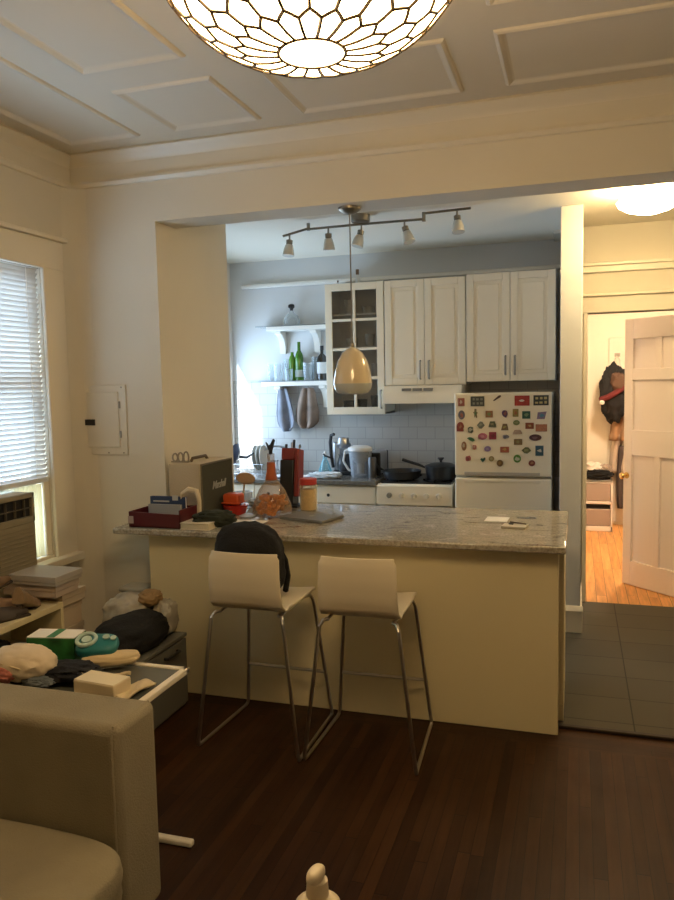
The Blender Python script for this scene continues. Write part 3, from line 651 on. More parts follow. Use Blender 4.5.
# stuff on the back worktop
WT = .921
t = thing('coffee_maker', 'steel and black coffee maker against the tiles behind the water pitcher', 'coffee maker', (-1.80, 2.42, WT))
link('base', MB().box(-1.87, -1.70, 2.33, 2.52, WT, WT+.03), m_black, t, bevel=.01)
link('column', MB().box(-1.865, -1.80, 2.40, 2.52, WT+.03, WT+.27), m_steel, t, bevel=.012)
link('arm', MB().tube([(-1.86, 2.38, WT+.06), (-1.872, 2.37, WT+.16), (-1.875, 2.36, WT+.27), (-1.86, 2.34, WT+.33), (-1.83, 2.33, WT+.34)], .014, 8), m_black, t)
link('head', MB().lathe([(0, 0), (.055, 0), (.062, .03), (.05, .045), (.045, .085), (0, .09)], (-1.78, 2.43, WT+.22), 20), [m_steel], t)
link('carafe', MB().lathe([(0, 0), (.055, 0), (.062, .06), (.045, .12), (.05, .14), (0, .14)], (-1.775, 2.42, WT+.031), 20), mat('dark_glass', (.06, .065, .07), .1), t)
link('lever', MB().tube([(-1.87, 2.36, WT+.14), (-1.92, 2.35, WT+.16), (-1.935, 2.35, WT+.175)], .008, 6), m_black, t)
t = thing('water_pitcher', 'clear water filter pitcher with white lid in front of the coffee maker', 'pitcher', (-1.60, 2.25, WT))
link('jug', MB().lathe([(0, 0), (.075, 0), (.08, .02), (.095, .21), (.09, .21), (.074, .02), (0, .012)], (-1.585, 2.25, WT), 28, sy=.75), glassy('pitcher_plastic', (.55, .58, .62), .22), t)
link('lid', MB().lathe([(.088, .0), (.1, .01), (.098, .035), (.06, .05), (0, .052)], (-1.585, 2.25, WT+.205), 28, sy=.75), mat('white_plastic', (.72, .70, .66), .35), t)
link('filter_tank', MB().lathe([(.028, .0), (.032, .08), (.07, .11), (.085, .19), (0, .19)], (-1.585, 2.25, WT+.03), 24, sy=.72), mat('white_plastic2', (.62, .61, .58), .4), t)
link('handle', MB().tube([(-1.67, 2.25, WT+.225), (-1.715, 2.25, WT+.21), (-1.73, 2.25, WT+.13), (-1.69, 2.25, WT+.06), (-1.668, 2.25, WT+.05)], .010, 8), mat('white_plastic', (.72, .70, .66), .35), t)
t = thing('toaster', 'steel toaster with black ends right of the water pitcher', 'toaster', (-1.47, 2.44, WT))
link('body', MB().box(-1.56, -1.44, 2.33, 2.58, WT+.012, WT+.195), m_steel, t, bevel=.02, seg=3)
for ya, yb in ((2.315, 2.335), (2.575, 2.59)): link('end_cap', MB().box(-1.562, -1.438, ya, yb, WT+.002, WT+.19), m_black, t, bevel=.01)
link('lever', MB().box(-1.51, -1.49, 2.295, 2.318, WT+.12, WT+.135), m_black, t, bevel=.003)
t = thing('metal_kettle', 'tall slim dark grey canister beside the toaster on the back worktop', 'canister', (-1.415, 2.36, WT))
link('body', MB().lathe([(0, 0), (.032, 0), (.034, .15), (.03, .165), (0, .168)], (-1.475, 2.20, WT), 20), mat('dark_steel', (.13, .13, .13), .35, metal=.8), t)
t.name = 'storage_canister'
t = thing('soap_bottle', 'pale blue transparent soap bottle against the backsplash tiles', 'bottle', (-1.94, 2.50, WT))
link('body', MB().lathe([(0, 0), (.055, 0), (.058, .02), (.04, .07), (.02, .12), (.016, .15)], (-1.955, 2.45, WT), 20), glassy('blue_soap', (.25, .60, .68), .28), t)
link('pump', MB().lathe([(.018, .148), (.02, .17), (.008, .175), (.008, .19), (0, .19)], (-1.955, 2.45, WT), 14), mat('white_plastic', (.72, .70, .66), .35), t)
o = link('plastic_bag', MB().blob((-1.86, 2.16, WT+.022), (.26, .16, .045), 2.6, 4, .35, 3.5, 3, flat=.9), mat('white_film', (.70, .74, .76), .3)); tag(recenter(o, (-1.86, 2.16, WT)), 'crumpled white plastic bag lying in front of the blue soap bottle', 'plastic bag')
o = link('dish_cloth', MB().grid(lambda u, v: Vector((-2.28+.26*u, 2.06+.20*v, WT+.008+.006*math.sin(9*u+4*v))), 14, 14), mat('white_cotton', (.68, .70, .72), .9), solid=.01, smooth=80); tag(recenter(o, (-2.15, 2.16, WT)), 'flat white dish cloth spread near the worktop edge left of the plastic bag', 'cloth')
# dish rack by the window
t = thing('dish_rack', 'wire dish rack under the bright window corner', 'dish rack', (-2.6, 2.35, WT))
mb = MB()
for k in range(12): mb.tube([(-2.80+k*.035, 2.16, WT+.004), (-2.80+k*.035, 2.16, WT+.10), (-2.80+k*.035, 2.16, WT+.02), (-2.80+k*.035, 2.50, WT+.02), (-2.80+k*.035, 2.50, WT+.10)], .0022, 5)
for z in (.02, .10): mb.tube([(-2.81, 2.155, WT+z), (-2.40, 2.155, WT+z), (-2.40, 2.505, WT+z), (-2.81, 2.505, WT+z)], .0035, 6, closed=True)
for xx, yy in ((-2.80, 2.16), (-2.41, 2.16), (-2.80, 2.5), (-2.41, 2.5)): mb.tube([(xx, yy, WT), (xx, yy, WT+.10)], .004, 6)
link('wire_basket', mb, m_steel, t)
for k, x in enumerate((-2.545, -2.51, -2.475)):
    o = link('dinner_plate', MB().lathe([(0, 0), (.06, 0), (.11, .014), (.11, .018), (.058, .004), (0, .004)], (x, 2.34, WT+.135), 28, M=Matrix.Rotation(PI/2-.12, 3, 'Y')), m_china)
    tag(recenter(o, (x, 2.34, WT+.022)), ('pale dinner plate standing in the dish rack, ' + ('nearest the window', 'in the middle', 'nearest the faucet')[k]), 'plate', 'plates in the dish rack')
t = thing('wok', 'dark blue round pan with handle leaning in the dish rack', 'pan', (-2.70, 2.30, WT+.03))
Mr = Matrix.Rotation(-1.15, 3, 'Y')
link('bowl', MB().lathe([(0, 0), (.07, .01), (.12, .05), (.125, .052), (.07, .016), (0, .007)], (-2.70, 2.30, WT+.13), 28, M=Mr), mat('dark_blue_enamel', (.01, .02, .07), .3), t)
link('handle', MB().tube([(-2.66, 2.28, WT+.15), (-2.58, 2.24, WT+.15), (-2.50, 2.2, WT+.19)], .011, 8, rs=[.013, .012, .007]), m_black, t)
# faucet
t = thing('sink_faucet', 'thin steel gooseneck faucet on the back worktop behind the flask', 'faucet', (-2.30, 2.52, WT))
link('spout', MB().tube([(-2.30, 2.52, WT)]+[(-2.30-.10*(1-math.cos(a*PI/8)), 2.52-.08*(1-math.cos(a*PI/8)), WT+.16+.07*math.sin(a*PI/8)) for a in range(9)]+[(-2.50, 2.36, WT+.13)], .009, 8), m_steel, t)
link('base', MB().lathe([(0, 0), (.024, 0), (.022, .03), (0, .035)], (-2.30, 2.52, WT), 16), m_steel, t)
link('lever', MB().tube([(-2.30, 2.52, WT+.05), (-2.26, 2.50, WT+.08)], .006, 6), m_steel, t)

# ------------------------------------------------------------------ track light and small pendant
def lerp(a, b_, k): return a+(b_-a)*k
TY = 1.25
t = thing('track_light', 'nickel track light with five tilted frosted glass spots on the kitchen ceiling', 'ceiling lamp', (-1.29, TY, ZK))
link('canopy', MB().lathe([(0, ZK-.045), (.058, ZK-.045), (.062, ZK-.04), (.062, ZK)], (-1.27, TY, 0), 28), m_nickel, t)
bar = [(-1.812, 2.672), (-1.628, 2.712), (-1.628, 2.735), (-1.628, 2.722), (-1.27, 2.715), (-.858, 2.708), (-.852, 2.745), (-.558, 2.752)]
bar = [(-1.812, 2.668), (-1.625, 2.706), (-1.625, 2.728)], [(-1.63, 2.700), (-1.27, 2.702), (-.855, 2.700)], [(-.855, 2.690), (-.855, 2.735), (-.56, 2.742)]
mb = MB()
for seg_ in bar: mb.tube([(x, TY, z) for x, z in seg_], .008, 8)
mb.tube([(-1.63, TY, 2.69), (-1.63, TY, 2.738)], .012, 8); mb.tube([(-.855, TY, 2.685), (-.855, TY, 2.742)], .012, 8)
link('track_bar', mb, m_nickel, t)
m_frost = mat('frosted_glass_shade', (.72, .70, .62), .25)
for (x, z, tx, ty) in ((-1.765, 2.678, .1, -.2), (-1.492, 2.701, .05, .25), (-1.265, 2.70, .4, -.25), (-.98, 2.70, -.5, -.2), (-.645, 2.74, -.15, -.3)):
    Mr = Matrix.Rotation(tx*.6, 3, 'Y') @ Matrix.Rotation(ty*.6, 3, 'X')
    h = link('spot_head', MB().tube([(x, TY, z), (x, TY, z-.045)], .006, 8).lathe([(0, -.005), (.022, -.01), (.022, -.035), (.016, -.04), (0, -.04)][::-1], (x, TY, z-.03), 18, M=Mr), m_nickel, t)
    link('shade', MB().lathe([(.040, -.115), (.034, -.075), (.024, -.042), (.010, -.038), (.0, -.038)], (x, TY, z-.03), 22, M=Mr), m_frost, h, smooth=60)
# pendant over the peninsula
PX, PY = -1.068, .315
t = thing('small_pendant_lamp', 'unlit cream egg-shaped pendant lamp hanging over the peninsula', 'ceiling lamp', (PX, PY, ZH))
link('canopy', MB().lathe([(0, ZH-.032), (.035, ZH-.030), (.058, ZH-.012), (.060, ZH)], (PX, PY, 0), 28), m_nickel, t)
link('cord', MB().tube([(PX, PY, ZH-.03), (PX, PY, 1.87)], .0035, 6), m_nickel, t)
pr = [(.104, 1.675), (.101, 1.70), (.093, 1.745), (.078, 1.795), (.056, 1.835), (.034, 1.856), (.014, 1.866), (0, 1.868)]
link('shade', MB().lathe(pr, (PX, PY, 0), 40), mat('glazed_cream_shade', (.72, .60, .40), .12, coat=.5), t, smooth=70)
link('glass_rim', MB().lathe([(.06, 1.617), (.086, 1.627), (.100, 1.648), (.104, 1.675)][::1], (PX, PY, 0), 40), mat('glass_rim', (.50, .52, .50), .12, spec=.8), t, smooth=70)
link('cord_grip', MB().lathe([(.013, 1.865), (.012, 1.885), (.004, 1.895)], (PX, PY, 0), 14), m_nickel, t)

# hall ceiling lamp
t = thing('hall_ceiling_lamp', 'blazing warm round lamp just under the hall ceiling, top right', 'ceiling lamp', (.46, 1.20, ZK))
link('glass_bowl', MB().lathe([(0, ZK-.150), (.06, ZK-.146), (.12, ZK-.128), (.165, ZK-.10), (.175, ZK-.08), (.16, ZK-.062), (.10, ZK-.05), (0, ZK-.045)], (.46, 1.20, 0), 36), mat('hall_glow', (.9, .85, .7), .3, emit=(1, .74, .38), es=LAMP_HALL), t, smooth=60)
link('ceiling_mount', MB().lathe([(.02, ZK-.05), (.02, ZK-.02), (.06, ZK-.015), (.06, ZK), (0, ZK)], (.46, 1.20, 0), 24), m_white2, t)
t = thing('added_bedroom_lamp', 'unseen warm dome lamp added behind the door head to light the bedroom', 'ceiling lamp', (.75, 3.9, ZK-.02))  # lamp out of view, added to brighten the bedroom and its open door
link('glass_dome', MB().lathe([(0, ZK-.135), (.06, ZK-.128), (.12, ZK-.105), (.16, ZK-.07), (.165, ZK-.04)], (.75, 3.9, 0), 32), mat('room_glow', (.9, .85, .7), .3, emit=(1, .77, .52), es=LAMP_ROOM), t, smooth=60)
link('base_ring', MB().lathe([(.17, ZK-.042), (.175, ZK-.02), (0, ZK-.02)], (.75, 3.9, 0), 32), m_white2, t)

# ------------------------------------------------------------------ bedroom door (open) and what shows beyond it
A = Vector((.433, 2.837, 0)); Bd = Vector((.353, -.348, 0)); Bd = Vector((.348, -.353, 0)).normalized(); Nd = Vector((Bd.y, -Bd.x, 0))
Md = Matrix((Bd, -Nd, Vector((0, 0, 1)))).transposed().to_4x4(); Md.translation = A   # local x along the door, y away from camera
DW, DH = .80, 2.13
mb = MB()
st = .08
mb.box(.01, DW-.01, .020, .026, .03, DH-.01, Md)
for (a, b_, c, d) in ((0, st, .02, DH), (DW-st, DW, .02, DH), (st, DW-st, .02, .215), (st, DW-st, 1.065, 1.265), (st, DW-st, 1.655, 1.745), (st, DW-st, 1.975, DH), (.29, .345, .215, 1.065), (.29, .345, 1.745, 1.975), (.535, .58, .215, 1.065), (.535, .58, 1.745, 1.975)):
    mb.box(a, b_, 0, .042, c, d, Md)
t = struct('door_1', mb, m_door, bevel=.004)
link('door_handle', MB().lathe([(0, 0), (.026, .002), (.024, .006), (.009, .012), (.009, .035), (.022, .045), (.026, .058), (.015, .07), (0, .072)], Md @ Vector((.035, 0, .90)), 20, M=Md.to_3x3() @ Matrix.Rotation(PI/2, 3, 'X')), mat('brass', (.75, .50, .18), .25, metal=1), t)
# tall hook board on the bedroom back wall
t = thing('hook_board', 'pale tall hook board on the bedroom wall behind the hanging backpack', 'hook board', (.5, 5.44, .9))
link('board', MB().box(.41, .80, 5.425, 5.449, .05, 2.12), mat('pale_board', (.66, .60, .50), .6), t, bevel=.004)
for x in (.50, .62, .74): link('hook', MB().tube([(x, 5.43, 1.93), (x, 5.38, 1.93), (x, 5.34, 1.90), (x, 5.335, 1.94)], .006, 6).box(x-.03, x+.03, 5.418, 5.426, 1.91, 1.95), m_nickel, t)
t = thing('backpack', 'black backpack with red and brown patches hanging in the bedroom', 'backpack', (.47, 5.25, 1.3))
link('bag', MB().blob((.46, 5.27, 1.50), (.29, .20, .62), 2.2, 4, .22, 3, 5), m_blackfab, t, smooth=60)
link('top_pocket', MB().blob((.50, 5.18, 1.63), (.15, .10, .20), 2.5, 3, .3, 3, 6), mat('brown_pouch', (.09, .045, .025), .8), t, smooth=60)
link('red_band', MB().tube([(.32, 5.20, 1.44), (.40, 5.155, 1.47), (.50, 5.15, 1.53), (.56, 5.17, 1.58)], .032, 8), mat('red_strap', (.12, .012, .012), .8), t)
link('loop', MB().tube([(.46, 5.27, 1.80), (.47, 5.30, 1.88), (.49, 5.34, 1.915), (.52, 5.30, 1.87), (.53, 5.27, 1.80)], .008, 6), mat('pale_strap', (.6, .55, .5), .8), t)
link('buckle', MB().blob((.335, 5.165, 1.41), (.055, .04, .05), 2.5, 2), mat('pale_strap', (.6, .55, .5), .8), t)
t = thing('hanging_clothes', 'tan and grey clothes hanging below the black backpack', 'clothes', (.5, 5.33, .9))
def cl(name, x0, x1, z0, z1, y, m, sd):
    link(name, MB().grid(lambda u, v: Vector((lerp(x0, x1, u)+.02*math.sin(v*3+sd), y+.03*math.sin(u*11+sd)+.01*math.sin(v*5), lerp(z1, z0, v))), 20, 12), m, t, solid=.02, smooth=80)
cl('tan_jacket', .44, .60, .98, 1.55, 5.34, mat('tan_cloth', (.34, .20, .11), .9), 1)
cl('pale_shirt', .45, .62, .62, 1.05, 5.37, mat('greige_cloth', (.44, .36, .29), .9), 2)
cl('dark_trousers', .53, .72, .22, .92, 5.36, mat('dark_cloth', (.07, .05, .045), .9), 3)
t = thing('plastic_drawer_unit', 'translucent two-drawer plastic storage unit on the bedroom floor', 'drawer unit', (.28, 5.15, .015))
mt_dr = mat('milky_plastic', (.62, .54, .50), .35)
link('frame', MB().box(.08, .45, 5.0, 5.02, .54, .57).box(.08, .45, 5.0, 5.02, .315, .345).box(.08, .45, 5.0, 5.02, .016, .07).box(.08, .10, 5.0, 5.40, .016, .57).box(.43, .45, 5.0, 5.40, .016, .57).box(.08, .45, 5.38, 5.40, .016, .57).box(.08, .45, 5.0, 5.40, .55, .57), mat('white_plastic_b', (.78, .72, .66), .35), t, bevel=.004)
for z in (.35, .075): link('drawer', MB().box(.105, .425, 5.005, 5.36, z, z+.185), mat('smoky_plastic', (.36, .29, .25), .3), t, bevel=.006)
t = thing('clothes_pile', 'heap of white and black clothes on top of the plastic drawer unit', 'clothes', (.28, 5.2, .571))
link('white_garment', MB().blob((.22, 5.22, .66), (.27, .30, .17), 2.4, 4, .3, 3, 2, flat=.95), mat('white_cotton_b', (.68, .60, .52), .9), t, smooth=70)
link('black_garment', MB().blob((.30, 5.11, .63), (.30, .20, .11), 2.2, 4, .35, 3, 4, flat=.95), m_blackfab, t, smooth=70)
link('grey_garment', MB().blob((.38, 5.2, .655), (.14, .26, .15), 2.4, 4, .3, 3, 9, flat=.95), mat('taupe_cloth', (.32, .25, .2), .9), t, smooth=70)

# ------------------------------------------------------------------ bar stools
def make_stool(label):
    t = thing('bar_stool', label, 'stool', (0, 0, 0), 'cream bar stools at the peninsula')
    pts = [(-.257, .930), (-.262, .89), (-.262, .82), (-.252, .74), (-.235, .69), (-.20, .665), (-.14, .658), (-.05, .656), (.06, .658), (.13, .663), (.165, .662), (.185, .650)]
    def fn(u, v):
        i = min(int(v*(len(pts)-1)), len(pts)-2); f = v*(len(pts)-1)-i
        y = lerp(pts[i][0], pts[i+1][0], f); z = lerp(pts[i][1], pts[i+1][1], f)
        hw = lerp(.170, .182, min(1, v*2.2)); s_ = (u-.5)*2
        bend = .022*(s_*s_) if v < .45 else 0
        edge = 1-.05*max(0, abs(s_)-.8)/.2*(1 if v < .04 or v > .96 else 0)
        return Vector((s_*hw*edge, y+bend*(1-v/.45 if v < .45 else 0), z+.012*s_*s_*(1 if v > .5 else 0)))
    link('seat_shell', MB().grid(fn, 16, 33), m_seat, t, solid=.012, smooth=80, bevel=.003)
    for s_ in (-1, 1):
        link('side_leg', MB().tube([(s_*.145, -.20, .640), (s_*.165, -.215, .638), (s_*.178, -.235, .615), (s_*.25, -.268, .03), (s_*.252, -.262, .010), (s_*.250, -.24, .0085), (s_*.235, .20, .0085), (s_*.235, .222, .012), (s_*.232, .228, .035), (s_*.176, .155, .615), (s_*.165, .145, .640), (s_*.15, .10, .646)], .0085, 10), m_chrome, t)
        link('seat_rail', MB().tube([(s_*.15, .11, .646), (s_*.15, -.205, .640)], .0075, 8), m_chrome, t)
    link('footrest', MB().tube([(-.214, .204, .235), (.214, .204, .235)], .0085, 8), m_chrome, t)
    link('under_brace', MB().tube([(-.15, -.12, .641), (.15, -.12, .641)], .007, 8).tube([(-.15, .06, .644), (.15, .06, .644)], .007, 8), m_chrome, t)
    return t
st1 = make_stool('left cream bar stool with chrome sled legs and a black bag on its seat')
st2 = copy_tree(st1); st2['label'] = 'right cream bar stool with chrome sled legs and an empty seat'
st1.location = (-1.338, -.290, 0); st1.rotation_euler.z = R(-1.5)
st2.location = (-.825, -.275, 0); st2.rotation_euler.z = R(1)
t = thing('shoulder_bag', 'bulky black bag slumped on the left bar stool against its backrest', 'bag', (-1.33, -.33, .675))
link('body', MB().blob((-1.388, -.38, .85), (.345, .20, .38), 2.5, 4, .07, 2.5, 4), m_blackfab, t, smooth=60)
link('lower_pocket', MB().blob((-1.425, -.34, .745), (.34, .20, .16), 2.4, 4, .1, 2.5, 8), m_blackfab, t, smooth=60)
link('strap', MB().tube([(-1.245, -.37, .93), (-1.222, -.34, .86), (-1.218, -.32, .78), (-1.24, -.30, .70)], .014, 8), m_blackfab, t)

# ------------------------------------------------------------------ things on the granite top
CT = .921
# red tray box with books
t = thing('letter_tray', 'dark red open tray at the left end of the granite top', 'tray', (-2.1, .08, CT))
x0, x1, y0, y1 = -2.25, -1.935, -.045, .165
link('shell', MB().box(x0, x1, y0, y1, CT, CT+.008).prism([(x0, CT), (x1, CT), (x1, CT+.075), (x0, CT+.085)], 'y', y0, y0+.008).box(x0, x0+.008, y0, y1, CT, CT+.085).prism([(x0, CT), (x1, CT), (x1, CT+.095), (x0, CT+.085)], 'y', y1-.008, y1).box(x1-.008, x1, y0, y1, CT, CT+.10), m_tray, t, bevel=.002)
link('label_holder', MB().box(x0-.003, x0+.03, y0-.003, y0, CT+.02, CT+.06), mat('pale_label', (.40, .30, .26), .6), t)
for k, (a, b_, c, d, e1, cc, lb) in enumerate(((-2.195, -1.975, .09, .112, .150, (.02, .04, .11), 'dark blue book standing in the red tray'), (-2.185, -1.985, .05, .070, .112, (.30, .31, .32), 'pale grey booklet standing in front of the blue book in the red tray'))):
    t = thing('book', lb, 'book', ((a+b_)/2, c, CT+.009))
    link('cover', MB().box(a, b_, c, c+.004, CT+.009, CT+e1).box(a, b_, d-.004, d, CT+.009, CT+e1).box(a, a+.004, c, d, CT+.009, CT+e1), mat('book_%d' % k, cc, .5), t, bevel=.001)
    link('pages', MB().box(a+.004, b_-.003, c+.004, d-.004, CT+.011, CT+e1-.004), m_whitep, t)
    if k == 0:
        link('cover_picture', MB().box(a+.14, a+.175, c-.001, c, CT+.13, CT+.158).box(a+.02, a+.12, c-.001, c, CT+.12, CT+.128), mat('pale_print', (.5, .5, .48), .6), t)
# cream box / stack right of the tray
t = thing('notebook_stack', 'low cream notebook lying between the red tray and the dark glove', 'notebook', (-1.86, 0, CT))
link('cover', MB().box(-1.93, -1.76, -.06, .08, CT, CT+.004).box(-1.93, -1.76, -.06, .08, CT+.032, CT+.036), m_cream, t, bevel=.001)
link('pages', MB().box(-1.927, -1.765, -.055, .075, CT+.004, CT+.032), mat('page_edge', (.60, .54, .40), .8), t)
# speaker
sx0, sx1, sy0, sy1, sz = -2.125, -1.915, .178, .58, .325
t = thing('guitar_speaker', 'boxy cream speaker with dark grille beside the wall at the counter end', 'speaker', (-2.03, .4, CT))
link('case', MB().box(sx0, sx1-.012, sy0, sy1, CT+.006, CT+sz), mat('cream_vinyl', (.50, .41, .28), .55, bump=.3, bump_s=150), t, bevel=.006)
gr = link('grille', MB().box(sx1-.014, sx1-.004, sy0+.012, sy1-.012, CT+.018, CT+sz-.012), mat('dark_grille_cloth', (.060, .058, .036), .9, bump=.5, bump_s=300), t)
link('piping', MB().tube([(sx1-.006, sy0+.006, CT+.012), (sx1-.006, sy1-.006, CT+.012), (sx1-.006, sy1-.006, CT+sz-.006), (sx1-.006, sy0+.006, CT+sz-.006)], .005, 6, closed=True), mat('grille_edge', (.16, .13, .08), .6), t)
cu = bpy.data.curves.new('logo', 'FONT'); cu.body = 'Marshall'; cu.size = .062; cu.shear = .35; cu.extrude = .0015; cu.align_x = 'CENTER'; cu.space_character = .82; cu.offset = .0012
to = bpy.data.objects.new('logo', cu); COL.objects.link(to); bpy.context.view_layer.update()
me = bpy.data.meshes.new_from_object(to.evaluated_get(bpy.context.evaluated_depsgraph_get())); bpy.data.objects.remove(to)
lg = bpy.data.objects.new('logo', me); COL.objects.link(lg); me.materials.clear(); me.materials.append(mat('logo_white', (.40, .40, .34), .5))
me.transform(Matrix.Translation(Vector((sx1-.003, .39, CT+.165))-t.location) @ Matrix.Rotation(PI/2, 4, 'Z') @ Matrix.Rotation(PI/2, 4, 'X')); lg.parent = gr
link('carry_handle', MB().tube([(-2.03, .27, CT+sz), (-2.03, .29, CT+sz+.02), (-2.03, .45, CT+sz+.02), (-2.03, .47, CT+sz)], .009, 8), mat('handle_brown', (.10, .065, .03), .6), t)
t = thing('glass_ornament', 'little clear glass ornament standing on the cream speaker', 'ornament', (-2.06, .26, CT+sz))
mb = MB(); zb = CT+sz+.001
for k in range(3): mb.tube([(-2.11+k*.035+.016*math.cos(a*PI/6), .235, zb+.028+.022*math.sin(a*PI/6)*(1+.25*k)) for a in range(12)], .005, 6, closed=True)
mb.box(-2.13, -2.02, .222, .248, zb, zb+.008)
link('figure', mb, mat('smoky_glass', (.30, .26, .21), .1, spec=.8), t)
# white paper bag handle thing
t = thing('white_pitcher', 'cream plastic jug with curved handle standing before the speaker', 'jug', (-1.93, .12, CT))
link('handle', MB().tube([(-1.925, .10, CT+.01), (-1.90, .10, CT+.03), (-1.895, .10, CT+.13), (-1.91, .10, CT+.185), (-1.955, .10, CT+.19), (-1.995, .10, CT+.165), (-2.005, .10, CT+.13)], .012, 8, rs=[.008, .011, .013, .016, .018, .015, .009]), mat('ivory_plastic', (.66, .55, .38), .4), t)
link('foot', MB().lathe([(0, 0), (.045, 0), (.04, .012), (0, .014)], (-1.945, .11, CT), 20, sy=.7), mat('ivory_plastic', (.66, .55, .38), .4), t)
t.name = 'curved_stand'; t['label'] = 'curved ivory plastic hook-shaped stand in front of the cream speaker'; t['category'] = 'stand'
# dark glove / tool
t = thing('dark_glove', 'dark green padded glove lying in front of the speaker', 'glove', (-1.78, .05, CT))
link('palm', MB().blob((-1.785, .06, CT+.043), (.23, .11, .088), 2.3, 4, .22, 3, 2, M=Matrix.Rotation(.45, 3, 'Z'), flat=.95), mat('dark_green_fabric', (.022, .028, .018), .85), t, smooth=60)
for k, (dx, dy, L) in enumerate(((.0, .0, .09), (-.02, .028, .10), (-.045, .05, .095), (-.07, .066, .075))):
    p = Vector((-1.745+dx, .04+dy, CT+.03)); d = Vector((.8, .6, 0)).normalized()
    link('finger', MB().tube([p-d*.03, p+d*L*.4+Vector((0, 0, .012)), p+d*L*.8, p+d*L], .013, 8, rs=[.015, .015, .013, .006]), mat('dark_green_fabric', (.022, .028, .018), .85), t)
link('buckle', MB().box(-1.80, -1.775, .075, .095, CT+.052, CT+.07), mat('pale_tab', (.42, .40, .30), .5), t, bevel=.002)
# red containers
t = thing('food_container', 'lower glossy red plastic container beside the speaker', 'container', (-1.84, .47, CT))
link('tub', MB().lathe([(0, 0), (.058, 0), (.075, .05), (.078, .055), (0, .057)], (-1.845, .45, CT), 28), mat('red_plastic', (.50, .030, .018), .25), t)
t = thing('food_container', 'orange-red plastic container stacked on the lower red one', 'container', (-1.84, .47, CT+.058))
link('tub', MB().box(-1.905, -1.80, .40, .49, CT+.058, CT+.125), mat('orange_plastic', (.62, .10, .03), .3), t, bevel=.015, seg=3)
link('lid_rim', MB().box(-1.91, -1.795, .395, .495, CT+.066, CT+.074), mat('orange_plastic', (.62, .10, .03), .3), t, bevel=.003)
# conical flask / bottle with orange contents
fx, fy = -1.615, .46
t = thing('glass_flask', 'conical long-necked glass flask holding orange pieces beside the knife block', 'flask', (fx, fy, CT))
link('glass', MB().lathe([(0, 0), (.105, 0), (.118, .015), (.112, .06), (.075, .15), (.038, .20), (.026, .25), (.021, .32), (.022, .36)], (fx, fy, CT), 32), glassy('flask_glass', (.55, .38, .22), .16), t, smooth=60)
mb = MB(); rnd = random.Random(3)
for k in range(90):
    a = rnd.uniform(0, 2*PI); zz = .018+.095*rnd.random(); rr_ = (.092-.35*max(0, zz-.05))*math.sqrt(rnd.random())
    mb.blob((fx+rr_*math.cos(a), fy+rr_*math.sin(a), CT+zz), (rnd.uniform(.022, .036),)*3, 2.4, 1, .1, 2, k)
o = link('orange_pieces', mb, mat('orange_pieces', (.68, .24, .045), .5, noise_s=30, noise_a=.35), t); o['kind'] = 'stuff'
link('amber_sleeve', MB().lathe([(.034, .205), (.036, .21), (.027, .25), (.0225, .31), (.0215, .31)], (fx, fy, CT), 24), mat('amber_plastic', (.42, .10, .03), .3), t)
mb = MB().tube([(fx, fy, CT+.355), (fx, fy, CT+.385)], .012, 8).prism([(fx-.028, CT+.425), (fx-.012, CT+.38), (fx+.008, CT+.375), (fx+.026, CT+.435), (fx+.018, CT+.445), (fx+.002, CT+.415), (fx-.012, CT+.405)], 'y', fy-.008, fy+.008)
link('black_stopper', mb, m_black, t)
# wooden spatula / ladle disc, box of water
t = thing('wooden_spoon', 'tan oval wooden spoon head standing in a clear jar left of the flask', 'spoon', (-2.0, .80, CT))
link('head', MB().blob((-1.935, .80, CT+.165), (.135, .02, .075), 2.1, 3, M=Matrix.Rotation(.08, 3, 'Y')), mat('light_wood', (.50, .33, .19), .6), t, smooth=60)
link('shaft', MB().tube([(-1.945, .80, CT+.14), (-1.96, .805, CT+.009)], .006, 6), mat('light_wood', (.50, .33, .19), .6), t)
t = thing('clear_jar', 'clear plastic jar under the tan spoon behind the red containers', 'jar', (-1.95, .80, CT))
link('body', MB().lathe([(0, 0), (.058, 0), (.060, .08), (.056, .08), (.053, .006), (0, .006)], (-1.955, .80, CT), 24), glassy('plastic_clear', (.7, .75, .82), .30), t)
o = link('plastic_wrap', MB().blob((-1.82, .72, CT+.026), (.12, .10, .054), 2.3, 4, .35, 3, 6, flat=.95), mat('film_grey', (.42, .45, .48), .3)); tag(recenter(o, (-1.82, .72, CT)), 'crumpled clear wrapper between the clear jar and the flask', 'wrapper')
o = link('steel_lid', MB().lathe([(0, 0), (.045, .0), (.05, .006), (.02, .018), (0, .02)], (-1.735, .38, CT), 24), mat('white_lid', (.58, .62, .66), .25)); tag(recenter(o, (-1.735, .38, CT)), 'small shiny lid lying between the red container and the flask', 'lid')
# knife block
kx, ky = -1.615, .76
Mk = Matrix.Rotation(-.14, 4, 'X'); Mk.translation = Vector((kx, ky, CT+.013))
t = thing('knife_block', 'tall red and black knife block with knives behind the flask', 'knife block', (kx, ky, CT))
link('block', MB().box(-.062, .028, -.045, .065, 0, .275, Mk), mat('black_gloss', (.012, .011, .011), .3), t, bevel=.006)
link('red_panel', MB().box(.0285, .056, -.035, .065, .05, .345, Mk), mat('red_brown', (.22, .025, .018), .4), t, bevel=.006)
link('red_cap', MB().box(-.060, .028, -.030, .065, .2755, .350, Mk), mat('red_brown', (.22, .025, .018), .4), t, bevel=.006)
link('foot', MB().box(kx-.065, kx+.062, ky-.05, ky+.075, CT, CT+.012), m_black, t)
for k, (a, b_) in enumerate(((-.040, 0), (-.012, .03), (.012, .0), (.04, .03))):
    link('knife_handle', MB().box(a-.006, a+.006, b_-.009, b_+.009, .351, .375+.014*(k % 3), Mk), m_steel if k % 2 else m_black, t, bevel=.003)
